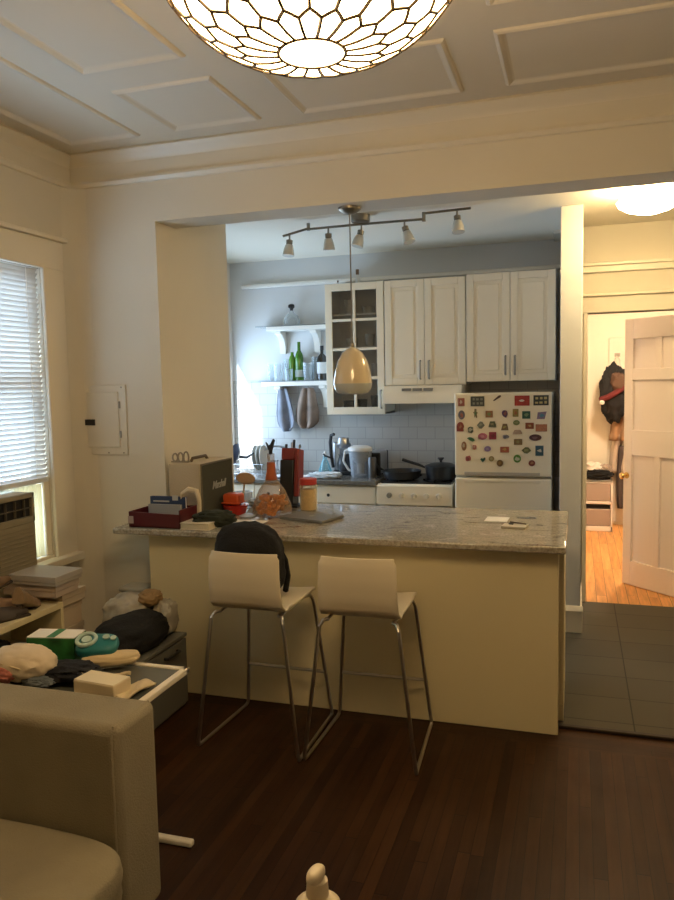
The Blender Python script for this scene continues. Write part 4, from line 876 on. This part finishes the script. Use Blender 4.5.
# jar with red lid
jx, jy = -1.462, .66
t = thing('spice_jar', 'clear jar of yellow powder with a red lid beside the knife block', 'jar', (jx, jy, CT))
link('glass', MB().lathe([(0, 0), (.05, 0), (.052, .006), (.052, .145), (.045, .16), (0, .16)], (jx, jy, CT), 28), glassy('jar_glass', (.8, .72, .5), .12), t)
link('contents', MB().lathe([(0, .004), (.047, .005), (.048, .125), (0, .128)], (jx, jy, CT), 24), mat('yellow_powder', (.72, .54, .28), .8, noise_s=50, noise_a=.1), t)
link('lid', MB().lathe([(.05, .155), (.053, .158), (.053, .188), (.049, .193), (0, .193)], (jx, jy, CT), 28), mat('red_lid', (.50, .05, .04), .35), t)
# tablet / laptop
t = thing('laptop', 'thin closed silver laptop with a small logo lying on the granite', 'laptop', (-1.34, .38, CT))
Ml = Matrix.Rotation(-.30, 4, 'Z'); Ml.translation = Vector((-1.345, .385, CT))
link('base', MB().box(-.15, .15, -.105, .105, .002, .010, Ml), mat('aluminium', (.20, .185, .15), .45, metal=.3), t, bevel=.003)
lid = link('lid', MB().box(-.15, .15, -.105, .105, .0105, .016, Ml), mat('aluminium', (.20, .185, .15), .45, metal=.3), t, bevel=.002)
Mg = Ml.copy()
link('logo', MB().lathe([(0, 0), (.013, 0), (.013, .0006), (0, .0006)], Ml @ Vector((-.002, -.003, .0162)), 20, sx=.9).lathe([(0, 0), (.005, 0), (.005, .0006), (0, .0006)], Ml @ Vector((.005, .014, .0162)), 12, sx=.6), mat('logo_pale', (.75, .72, .62), .2), lid)
# papers and phone at the right
o = link('sheet_of_paper', MB().box(-1.80, -1.56, .06, .27, CT, CT+.0015), m_whitep); tag(recenter(o, (-1.68, .16, CT)), 'flat sheet of paper lying in front of the flask', 'paper')
Mp = Matrix.Rotation(-.03, 4, 'Z'); Mp.translation = Vector((-.335, .55, CT))
o = link('paper_card', MB().box(-.06, .06, -.07, .07, 0, .003, Mp), mat('white_card_b', (.82, .78, .70), .6)); tag(recenter(o, (-.345, .52, CT)), 'small white card on the granite before the refrigerator', 'card')
Mp = Matrix.Rotation(-.12, 4, 'Z'); Mp.translation = Vector((-.225, .345, CT))
t = thing('notepad', 'small pale notepad with a dark pen on it near the right counter end', 'notepad', (-.225, .345, CT))
link('pad', MB().box(-.062, .062, -.045, .045, 0, .012, Mp), mat('beige_pad', (.50, .45, .35), .6), t, bevel=.002)
link('clip', MB().box(-.035, -.01, .01, .03, .012, .018, Mp), m_black, t, bevel=.002)
t2 = thing('pen', 'thin dark pen lying across the pale notepad', 'pen', (-.2, .36, CT+.013))
link('barrel', MB().tube([Mp @ Vector((-.03, .026, .023)), Mp @ Vector((.055, .018, .018))], .0045, 8), mat('pen_dark', (.10, .08, .06), .3), t2)
t = thing('key_ring', 'small metal key ring on the granite behind the notepad', 'keys', (-.17, .62, CT))
link('ring', MB().tube([(-.155+.022*math.cos(a*PI/8), .62+.022*math.sin(a*PI/8), CT+.003) for a in range(16)], .002, 6, closed=True), m_steel, t)
link('key', MB().box(-.235, -.177, .616, .623, CT, CT+.003).lathe([(0, 0), (.011, 0), (.011, .003), (0, .003)], (-.178, .62, CT), 14), m_steel, t)

# ------------------------------------------------------------------ left wall: electrical panel, blind, air conditioner
t = thing('electrical_panel', 'cream flush electrical panel on the wall by the window corner', 'electrical panel', (-2.53, YW, 1.29))
link('frame', MB().box(-2.68, -2.393, YW-.010, YW, 1.289, 1.693), m_wall, t, bevel=.003)
d = link('door', MB().box(-2.655, -2.44, YW-.018, YW-.010, 1.335, 1.655), m_wall, t, bevel=.003)
link('latch', MB().box(-2.665, -2.597, YW-.026, YW-.018, 1.463, 1.498), m_black, d, bevel=.002)
link('hinge', MB().box(-2.438, -2.430, YW-.017, YW-.010, 1.56, 1.60).box(-2.438, -2.430, YW-.017, YW-.010, 1.39, 1.43), m_nickel, d)
for x, z in ((-2.655, 1.68), (-2.42, 1.68), (-2.52, 1.303), (-2.42, 1.303)): link('screw', MB().lathe([(0, 0), (.005, 0), (.004, .003), (0, .003)], (x, YW-.010, z), 10, M=Matrix.Rotation(PI/2, 3, 'X')), m_nickel, t)

t = thing('window_blind', 'white horizontal slat blind covering the left window', 'blind', (XW+.04, -.78, 2.38))
by0, by1 = -1.445, -.103; bx = XW-.022
link('head_rail', MB().box(bx-.02, bx+.02, by0, by1, 2.325, 2.365), m_white2, t, bevel=.003)
mb = MB(); z = 2.315; na = 0
m_slat = translucent('blind_slat', (.62, .60, .56), (.80, .71, .62), .16)
while z > 1.20:
    th = R(58)
    dx, dz = .0155*math.cos(th), .0155*math.sin(th)
    v = [mb.bm.verts.new(p) for p in ((bx+dx, by0, z+dz), (bx+dx, by1, z+dz), (bx+.002, by1, z+.001), (bx+.002, by0, z+.001), (bx-dx, by1, z-dz), (bx-dx, by0, z-dz))]
    mb.bm.faces.new((v[0], v[1], v[2], v[3])); mb.bm.faces.new((v[3], v[2], v[4], v[5])); z -= .0265
link('slats', mb, m_slat, t, smooth=60)
link('bottom_rail', MB().box(bx-.014, bx+.014, by0, by1, 1.170, 1.195), mat('blind_white', (.66, .68, .70), .4), t, bevel=.004)
link('ladder_cords', MB().tube([(bx+.016, -.20, 2.33), (bx+.016, -.20, 1.19)], .0015, 5).tube([(bx+.016, -.75, 2.33), (bx+.016, -.75, 1.19)], .0015, 5).tube([(bx+.016, -1.3, 2.33), (bx+.016, -1.3, 1.19)], .0015, 5), m_white2, t)
# air conditioner in the lower sash
t = thing('window_air_conditioner', 'beige window air conditioner in the lower part of the left window', 'air conditioner', (XW-.02, -.68, .765))
ay0, ay1 = -1.02, -.362; ax = -2.60
link('case', MB().box(-2.92, ax-.02, ay0, ay1, .765, 1.15), mat('ac_beige', (.50, .45, .33), .5), t, bevel=.008)
fr_ = link('front_grille', MB().box(ax-.02, ax, ay0, ay1, .765, 1.0), mat('ac_front', (.27, .235, .155), .6), t, bevel=.006)
mb = MB()
for k in range(10): mb.box(ax, ax+.004, ay0+.02, ay1-.02, .785+k*.02, .792+k*.02)
link('louvres', mb, mat('ac_louvre', (.24, .205, .135), .6), fr_)
link('outlet_frame', MB().box(ax-.02, ax+.002, ay0, ay1, 1.0, 1.03).box(ax-.02, ax+.002, ay0, ay1, 1.125, 1.15).box(ax-.02, ax+.002, ay1-.02, ay1, 1.0, 1.15).box(ax-.02, ax+.002, ay0, ay0+.02, 1.0, 1.15), mat('ac_front', (.27, .235, .155), .6), t, bevel=.003)
link('outlet', MB().box(ax-.03, ax-.016, ay0+.02, ay1-.02, 1.03, 1.125), m_black, t)
mb = MB()
for k in range(9): mb.box(ax-.016, ax-.002, ay0+.06+k*.066, ay0+.064+k*.066, 1.035, 1.12)
mb.box(ax-.012, ax-.004, ay0+.02, ay1-.02, 1.07, 1.075)
link('vanes', mb, mat('vane_dark', (.10, .085, .06), .5), t)
link('side_filler', MB().grid(lambda u, v: Vector((XW-.025+.012*(int(round(u*12)) % 2), ay1+.002+u*.212, lerp(.765, 1.165, v))), 12, 2), translucent('filler_vinyl', (.72, .64, .42), (.80, .68, .38), .42), t, smooth=0, label='pale translucent accordion side filler')
link('far_filler', MB().grid(lambda u, v: Vector((XW-.06+.012*(int(round(u*24)) % 2), W0+.02+u*(ay0-W0-.02), lerp(.79, 1.13, v))), 24, 2), translucent('filler_vinyl', (.72, .64, .42), (.80, .68, .38), .42), t, smooth=0)

# ------------------------------------------------------------------ shoe shelf, boxes
t = thing('shoe_rack', 'pale open rack under the window carrying jumbled shoes', 'shelf', (-2.5, -.95, 0))
rx0, rx1, ry0, ry1 = -2.66, -2.345, -1.55, -.50
link('shelf_board', MB().box(rx0, rx1, ry0, ry1, .598, .628), m_panel, t, bevel=.003)
link('shelf_board', MB().box(rx0, rx1, ry0, ry1, .39, .415), m_panel, t, bevel=.003)
link('shelf_board', MB().box(rx0, rx1, ry0, ry1, .10, .12), m_panel, t, bevel=.003)
link('side_panel', MB().box(rx0, rx1, ry1-.02, ry1, 0, .598), m_panel, t, bevel=.003); link('side_panel', MB().box(rx0, rx1, ry0, ry0+.02, 0, .598), m_panel, t, bevel=.003)
link('back_panel', MB().box(rx0-.012, rx0, ry0, ry1, 0, .60), m_panel, t)
def shoe(x, y, z, ang, col, label, heel=False, tilt=0):
    m = mat('shoe_%s' % label.split()[0], col, .5, noise_s=20, noise_a=.2)
    t = thing('shoe', label, 'shoe', (x, y, z), 'shoes jumbled on the rack')
    Mx = Matrix.Translation((x, y, z)) @ Matrix.Rotation(ang, 4, 'Z') @ Matrix.Rotation(tilt, 4, 'Y')
    h = .045 if heel else 0
    pts = []
    mb = MB()
    N = 12
    secs = []
    for i in range(N+1):
        u = i/N; xx = -.12+.24*u; wd_ = .03+.014*math.sin(PI*min(1, u*1.15))-(.018*max(0, u-.85)/.15); ht = (.075-.045*u if u < .75 else .041-.09*(u-.75)); zz = h*(1-min(1, u*1.6))
        secs.append((xx, wd_, max(.012, ht), zz))
    rings = []
    for xx, wd_, ht, zz in secs:
        ring = []
        for k in range(10):
            a = 2*PI*k/10; ring.append(mb.bm.verts.new(Mx @ Vector((xx, wd_*math.cos(a), zz+.012+max(0, math.sin(a))*ht+min(0, math.sin(a))*.008))))
        rings.append(ring)
    for A_, B_ in zip(rings[:-1], rings[1:]):
        for k in range(10): mb.bm.faces.new((A_[k], A_[(k+1) % 10], B_[(k+1) % 10], B_[k]))
    mb.bm.faces.new(rings[0][::-1]); mb.bm.faces.new(rings[-1])
    link('upper', mb, m, t, smooth=70)
    mb = MB().box(-.12, .12, -.036, .036, 0, .010, Mx) if not heel else MB().box(-.115, -.085, -.012, .012, .0, .05, Mx).box(0, .11, -.034, .034, 0, .008, Mx)
    link('sole', mb, mat('sole_dark', (.05, .035, .025), .7), t, bevel=.003)
SZ = .628
shoe(-2.42, -.66, SZ, 1.9, (.30, .20, .11), 'tan heeled shoe at the near end of the rack, beside the boxes', True, .1)
shoe(-2.53, -.72, SZ, 1.5, (.35, .22, .13), 'pinkish tan pump behind the tan heeled shoe on the rack', True)
shoe(-2.42, -.83, SZ, 1.2, (.05, .035, .025), 'dark brown loafer in the front row of the rack')
shoe(-2.54, -.92, SZ, 1.4, (.24, .16, .09), 'camel ankle shoe in the back row of the rack')
shoe(-2.42, -1.03, SZ, 1.6, (.02, .018, .016), 'black flat shoe at the left picture edge of the rack')
shoe(-2.53, -.80, SZ+.11, 1.0, (.20, .12, .06), 'chestnut boot lying on top of the other shoes', False, -.35)
shoe(-2.45, -.95, SZ+.10, 2.1, (.40, .28, .18), 'beige sandal lying across the dark shoes', False, .2)
t = thing('umbrella_bundle', 'dark dried twig bundle standing among the shoes', 'twigs', (-2.55, -.78, SZ))
mb = MB(); rnd = random.Random(9)
for k in range(9): a = rnd.uniform(-.06, .06); b_ = rnd.uniform(-.10, .10); mb.tube([(-2.55, -.78, SZ), (-2.545+a*.3, -.78+b_*.5, SZ+.12), (-2.54+a*.4, -.78+b_, SZ+rnd.uniform(.17, .24))], .003, 5)
link('twigs', mb, mat('twig_brown', (.07, .045, .025), .8), t); t.name = 'twig_bundle'
t = thing('felt_hat', 'flat black hat lying on the second board of the shoe rack', 'hat', (-2.48, -.95, .416))
link('brim', MB().lathe([(0, 0), (.15, 0), (.155, .006), (.09, .018), (0, .02)], (-2.50, -.86, .416), 32, sy=1.9), m_navyfab, t)
link('crown', MB().blob((-2.51, -.90, .475), (.20, .34, .10), 2.3, 4, .1, 3, 3), m_navyfab, t, smooth=60)
# stack of shoe boxes by the corner
def sbox(x0, x1, y0, y1, z0, h, m, label, ml=None):
    t = thing('shoe_box', label, 'box', ((x0+x1)/2, (y0+y1)/2, z0), 'shoe boxes stacked under the window')
    link('box', MB().box(x0+.004, x1-.004, y0+.004, y1-.004, z0, z0+h-.004), m, t, bevel=.002)
    link('lid', MB().box(x0, x1, y0, y1, z0+h-.03, z0+h), ml or m, t, bevel=.002)
m_pb = mat('pinkish_box', (.52, .43, .36), .6); m_gb = mat('greyish_box', (.47, .44, .41), .55)
sbox(-2.66, -2.36, -.50, -.31, .0, .13, m_card, 'bottom shoe box of the stack in the corner by the wall')
sbox(-2.66, -2.36, -.50, -.30, .13, .13, m_card, 'second lowest shoe box of the corner stack')
sbox(-2.67, -2.32, -.52, -.26, .26, .09, mat('pale_tan_box', (.58, .48, .36), .6), 'wide flat pale box jutting out under the upper corner boxes')
sbox(-2.66, -2.37, -.50, -.31, .35, .125, m_card, 'brown shoe box just above the wide flat pale box')
sbox(-2.66, -2.37, -.50, -.32, .475, .120, mat('tan_box', (.50, .40, .29), .6), 'brown shoe box second from the top of the corner stack')
sbox(-2.665, -2.35, -.50, -.31, .595, .065, m_card, 'narrow brown box at the top of the corner stack')
sbox(-2.655, -2.335, -.565, -.38, .661, .060, m_pb, 'pinkish box directly under the flat highest box', m_pb)
sbox(-2.66, -2.32, -.58, -.37, .722, .048, m_gb, 'flat grey-pink box lying highest, beside the window sill', m_gb)
# ------------------------------------------------------------------ low grey chest with bags on it
t = thing('low_chest', 'low grey chest of drawers at the left end of the peninsula', 'chest of drawers', (-2.1, -.55, 0))
link('body', MB().box(-2.31, -1.892, -1.05, -.13, .0, .37), m_greycab, t, bevel=.004)
link('top', MB().box(-2.315, -1.876, -1.055, -.125, .37, .388), m_greycab, t, bevel=.003)
for a, b_ in ((-1.045, -.595), (-.585, -.135)):
    for z0_, z1_ in ((.20, .362), (.02, .19)):
        d = link('drawer', MB().box(-1.892, -1.876, a, b_, z0_, z1_), m_greycab, t, bevel=.002)
        if z0_ > .1: link('handle', MB().tube([(-1.876, b_-.22, .325), (-1.858, b_-.22, .325), (-1.858, b_-.10, .325), (-1.876, b_-.10, .325)], .008, 8), m_black, d)
t = thing('duffel_bag', 'big black soft bag lying on the low grey chest', 'bag', (-2.0, -.42, .389))
link('body', MB().blob((-2.03, -.41, .462), (.29, .48, .185), 2.3, 4, .10, 2.5, 3, flat=.8), m_blackfab, t, smooth=60)
link('strap', MB().tube([(-2.0, -.68, .45), (-1.97, -.74, .42), (-1.98, -.82, .405), (-2.03, -.90, .40)], .013, 8), m_blackfab, t)
m_bagp = mat('white_shopping_bag', (.40, .37, .30), .5, noise_s=12, noise_a=.3)
o = link('shopping_bag', MB().blob((-2.16, -.22, .492), (.25, .26, .225), 2.2, 4, .15, 2.2, 11, flat=.9), m_bagp, smooth=50); tag(recenter(o, (-2.17, -.27, .389)), 'crumpled white printed shopping bag behind the black soft bag', 'bag')
o = link('plastic_sack', MB().blob((-1.975, -.17, .475), (.13, .14, .19), 2.3, 4, .14, 2.2, 5, flat=.88), mat('milky_film', (.40, .37, .30), .4), smooth=50); tag(recenter(o, (-1.975, -.17, .389)), 'translucent plastic bag slumped against the peninsula panel', 'bag')
o = link('bread_bag', MB().blob((-2.04, -.20, .585), (.12, .12, .08), 2.3, 4, .15, 3, 2), mat('toast_brown', (.36, .23, .10), .7), smooth=50); tag(recenter(o, (-2.03, -.21, .55)), 'tan brown packet poking out of the white shopping bag', 'packet')
t = thing('wifi_router', 'small grey box device on the floor-level wall behind the shopping bag', 'device', (-2.33, .12, .0))
link('body', MB().box(-2.40, -2.24, .07, .19, .42, .52), mat('device_grey', (.22, .20, .16), .5), t, bevel=.006)
link('top_cover', MB().box(-2.41, -2.23, .06, .195, .52, .545), mat('device_pale', (.42, .40, .34), .5), t, bevel=.008)
link('pedestal', MB().box(-2.37, -2.27, .10, .18, .0, .42), mat('device_grey', (.22, .20, .16), .5), t)
t['label'] = 'narrow grey pedestal box with pale lid against the wall behind the shopping bag'; t['category'] = 'box'; t.name = 'pedestal_box'

# ------------------------------------------------------------------ side table with clutter
t = thing('side_table', 'white steel side table with grey glass top behind the sofa arm', 'side table', (-1.62, -1.33, 0))
tx0, tx1, ty0, ty1, tz = -2.02, -1.275, -1.515, -1.175, .65
mb = MB()
mb.box(tx0, tx1, ty0, ty0+.025, tz-.022, tz).box(tx0, tx1, ty1-.025, ty1, tz-.022, tz).box(tx0, tx0+.025, ty0, ty1, tz-.022, tz).box(tx1-.025, tx1, ty0, ty1, tz-.022, tz)
m_wm = mat('white_steel', (.78, .72, .60), .35)
link('top_frame', mb, m_wm, t, bevel=.004)
link('glass_top', MB().box(tx0+.02, tx1-.02, ty0+.02, ty1-.02, tz-.012, tz-.006), mat('grey_glass', (.09, .095, .085), .08, spec=.6), t)
link('leg', MB().tube([(tx1-.05, ty0+.013, tz-.03), (tx1-.02, ty0+.013, tz-.035), (tx1-.008, ty0+.013, tz-.06), (tx1-.008, ty0+.013, .03), (tx1-.02, ty0+.013, .012), (tx1-.06, ty0+.013, .011)], .011, 10), m_wm, t)
link('leg', MB().tube([(tx0+.013, ty1-.013, tz-.022), (tx0+.013, ty1-.013, .02)], .011, 10), m_wm, t)
link('leg', MB().tube([(tx0+.013, ty0+.013, tz-.022), (tx0+.013, ty0+.013, .02)], .011, 10), m_wm, t)
link('foot', MB().box(tx0, -1.252, -1.258, -1.228, .001, .024), m_wm, t, bevel=.006)
link('foot', MB().box(tx0, -1.30, ty0, ty0+.028, .001, .024), m_wm, t, bevel=.006)
link('foot_brace', MB().box(tx0, tx0+.028, ty0+.02, ty1-.02, .001, .022), m_wm, t, bevel=.004)
TT = tz+.001
t = thing('tissue_box', 'small white box standing at the near corner of the side table', 'box', (-1.45, -1.47, TT))
Mt = Matrix.Translation((-1.452, -1.455, TT+.001)) @ Matrix.Rotation(-.1, 4, 'Z')
link('carton', MB().box(-.085, .085, -.045, .045, 0, .046, Mt), mat('cream_carton', (.66, .56, .38), .6), t, bevel=.004)
link('top_flap', MB().box(-.083, .083, -.043, .043, .0465, .048, Mt), mat('cream_carton_top', (.74, .66, .48), .6), t)
def drape(x0, x1, y0, y1, z, seed, amp=.02, base=.012):
    return MB().grid(lambda u, v: Vector((lerp(x0, x1, u)+.02*math.sin(v*5+seed), lerp(y0, y1, v)+.02*math.sin(u*4+seed), z+base+amp*(.5+.5*noise.noise(Vector((u*4, v*4, seed)))))), 24, 20)
o = link('tote_bag', drape(-1.56, -1.43, -1.42, -1.36, TT, 3, .03), m_beige, solid=.012, smooth=80); tag(recenter(o, (-1.45, -1.36, TT)), 'rumpled beige cloth tote behind the small white box', 'bag')
o = link('beige_napkin', MB().grid(lambda u, v: Vector((-1.40+.07*u+.02*v, -1.50+.15*v, TT+.006+.006*math.sin(6*u+5*v))), 12, 12), m_beige, solid=.008, smooth=80); tag(recenter(o, (-1.34, -1.41, TT)), 'flat beige cloth napkin reaching the white table rim', 'napkin')
t = thing('instant_camera', 'bright teal rounded case with a pale ring on the side table', 'case', (-1.67, -1.2, TT+.03))
Mt = Matrix.Translation((-1.625, -1.235, TT+.068)) @ Matrix.Rotation(.30, 4, 'Z') @ Matrix.Rotation(.36, 4, 'X')
link('body', MB().blob(Mt.translation, (.155, .105, .056), 3.2, 4, M=Mt.to_3x3()), mat('teal_plastic', (.015, .17, .19), .4), t, smooth=60)
link('ring', MB().tube([Mt @ Vector((-.035+.034*math.cos(a*PI/10), .0+.034*math.sin(a*PI/10), .031)) for a in range(20)], .008, 8, closed=True).lathe([(0, 0), (.02, 0), (.018, .006), (0, .007)], Mt @ Vector((-.035, 0, .029)), 18, M=Mt.to_3x3()), mat('mint_plastic', (.42, .55, .48), .4), t)
link('buttons', MB().lathe([(0, 0), (.013, 0), (.013, .005), (0, .005)], Mt @ Vector((.035, .012, .030)), 14, M=Mt.to_3x3()).lathe([(0, 0), (.011, 0), (.011, .005), (0, .005)], Mt @ Vector((.062, .01, .027)), 14, M=Mt.to_3x3()), mat('mint_plastic', (.42, .55, .48), .4), t)
t.name = 'teal_case'
t = thing('cream_pouch', 'long cream slipper-like pouch under the teal case', 'pouch', (-1.56, -1.22, TT))
link('body', MB().blob((-1.565, -1.240, TT+.027), (.21, .085, .05), 2.6, 4, .08, 2, 3, M=Matrix.Rotation(.55, 3, 'Z'), flat=.95), mat('cream_fabric', (.60, .48, .29), .85), t, smooth=60)
t = thing('green_box', 'green carton with white top on the side table left of the teal case', 'box', (-1.83, -1.2, TT))
Mt = Matrix.Translation((-1.80, -1.240, TT+.001)) @ Matrix.Rotation(.18, 4, 'Z')
link('carton', MB().box(-.095, .095, -.05, .05, 0, .100, Mt), mat('green_print', (.020, .13, .030), .5, noise_s=18, noise_a=.6), t, bevel=.003)
link('white_top', MB().box(-.094, .094, -.049, .049, .1005, .103, Mt), m_whitep, t)
link('green_stripe', MB().box(-.016, .016, -.0495, .0495, .1035, .104, Mt), mat('green_print2', (.02, .16, .04), .5), t)
t = thing('white_pouch', 'puffy off-white pouch at the left picture edge of the side table', 'pouch', (-1.79, -1.42, TT))
link('body', MB().blob((-1.80, -1.43, TT+.062), (.25, .17, .115), 2.3, 4, .10, 2.5, 7, flat=.93), mat('offwhite_fabric', (.62, .52, .38), .8), t, smooth=60)
link('zip', MB().tube([(-1.90, -1.49, TT+.09), (-1.82, -1.515, TT+.085), (-1.74, -1.51, TT+.07)], .003, 6), m_beige, t)
o = link('pink_cloth', MB().blob((-1.845, -1.505, TT+.045), (.15, .07, .065), 2.3, 4, .15, 3, 4, flat=.95), mat('dusty_pink', (.42, .15, .12), .85), smooth=60); tag(recenter(o, (-1.87, -1.505, TT)), 'dusty pink cloth roll in front of the off-white pouch', 'cloth')
o = link('dark_garment', MB().blob((-1.645, -1.38, TT+.027), (.24, .14, .052), 2.2, 4, .3, 3, 12, flat=.95), m_navyfab, smooth=60); tag(recenter(o, (-1.635, -1.37, TT)), 'crumpled black garment in the middle of the side table', 'clothes')
o = link('grey_cloth', MB().blob((-1.70, -1.475, TT+.018), (.12, .06, .034), 2.2, 4, .3, 3, 15, flat=.95), mat('steel_grey_cloth', (.12, .14, .16), .85), smooth=60); tag(recenter(o, (-1.70, -1.475, TT)), 'small grey cloth between the pouch and the black garment', 'cloth')

# ------------------------------------------------------------------ sofa
t = thing('sofa', 'olive grey upholstered sofa with square arm, cropped at the left', 'sofa', (-1.85, -2.6, 0))
def cushion(name, x0, x1, y0, y1, z0, z1, bev, parent, top=0):
    c = ((x0+x1)/2, (y0+y1)/2, (z0+z1)/2)
    if top: return link(name, MB().blob(c, (x1-x0, y1-y0, z1-z0), 7, 5, .012, 1.2, 3), m_sofa, parent, smooth=70)
    o = link(name, MB().box(x0, x1, y0, y1, z0, z1), m_sofa, parent, smooth=60, bevel=bev, seg=5)
    return o
a_ = cushion('arm', -2.62, -1.165, -1.80, -1.585, .07, .712, .028, t)
link('seam', MB().tube([(-1.185, -1.797, .10), (-1.185, -1.797, .685), (-1.185, -1.785, .707), (-1.185, -1.60, .707), (-1.185, -1.589, .685), (-1.185, -1.589, .10)], .0045, 6), m_sofa, a_)
cushion('arm', -2.62, -1.195, -3.62, -3.41, .07, .705, .028, t)
cushion('base', -2.60, -1.21, -3.42, -1.78, .08, .24, .03, t)
cushion('seat_cushion', -2.40, -1.09, -2.62, -1.80, .235, .405, .075, t, .03)
cushion('seat_cushion', -2.40, -1.09, -3.42, -2.63, .235, .405, .075, t, .03)
cushion('back_cushion', -2.62, -2.36, -3.40, -1.80, .24, .82, .07, t)
for x, y in ((-1.26, -1.66), (-2.5, -1.66), (-1.26, -3.52), (-2.5, -3.52)): link('leg', MB().lathe([(.018, 0), (.026, .075), (0, .075)], (x, y, 0), 14), m_black, t)

# ------------------------------------------------------------------ coffee table corner with pump bottle
t = thing('coffee_table', 'low wooden coffee table just below the picture edge under the pump bottle', 'coffee table', (-.35, -2.6, 0))
link('top', MB().box(-.65, .10, -2.95, -2.20, .465, .50), mat('walnut', (.14, .07, .035), .4, noise_s=6, noise_a=.3), t, bevel=.006)
for x in (-.61, .06):
    for y in (-2.91, -2.24): link('leg', MB().lathe([(.016, 0), (.022, .465), (0, .465)], (x, y, 0), 14), mat('walnut', (.14, .07, .035), .4), t)
bx_, by_ = -.382, -2.315
t = thing('pump_bottle', 'white lotion pump bottle at the bottom edge of the picture', 'bottle', (bx_, by_, .501))
m_pw = mat('ivory_pump', (.78, .68, .50), .35)
link('body', MB().lathe([(0, 0), (.038, 0), (.043, .008), (.045, .19), (.043, .205), (.026, .220), (.020, .222), (0, .222)], (bx_, by_, .501), 28), m_pw, t, smooth=60)
link('collar', MB().lathe([(.0205, .222), (.0215, .226), (.0195, .252), (.012, .256), (0, .256)], (bx_, by_, .501), 20), m_pw, t)
link('nozzle', MB().tube([(bx_, by_, .755), (bx_, by_, .768)], .007, 8).blob((bx_+.004, by_-.018, .775), (.027, .062, .030), 2.6, 3, M=Matrix.Rotation(-.25, 3, 'X')), m_pw, t, smooth=60)
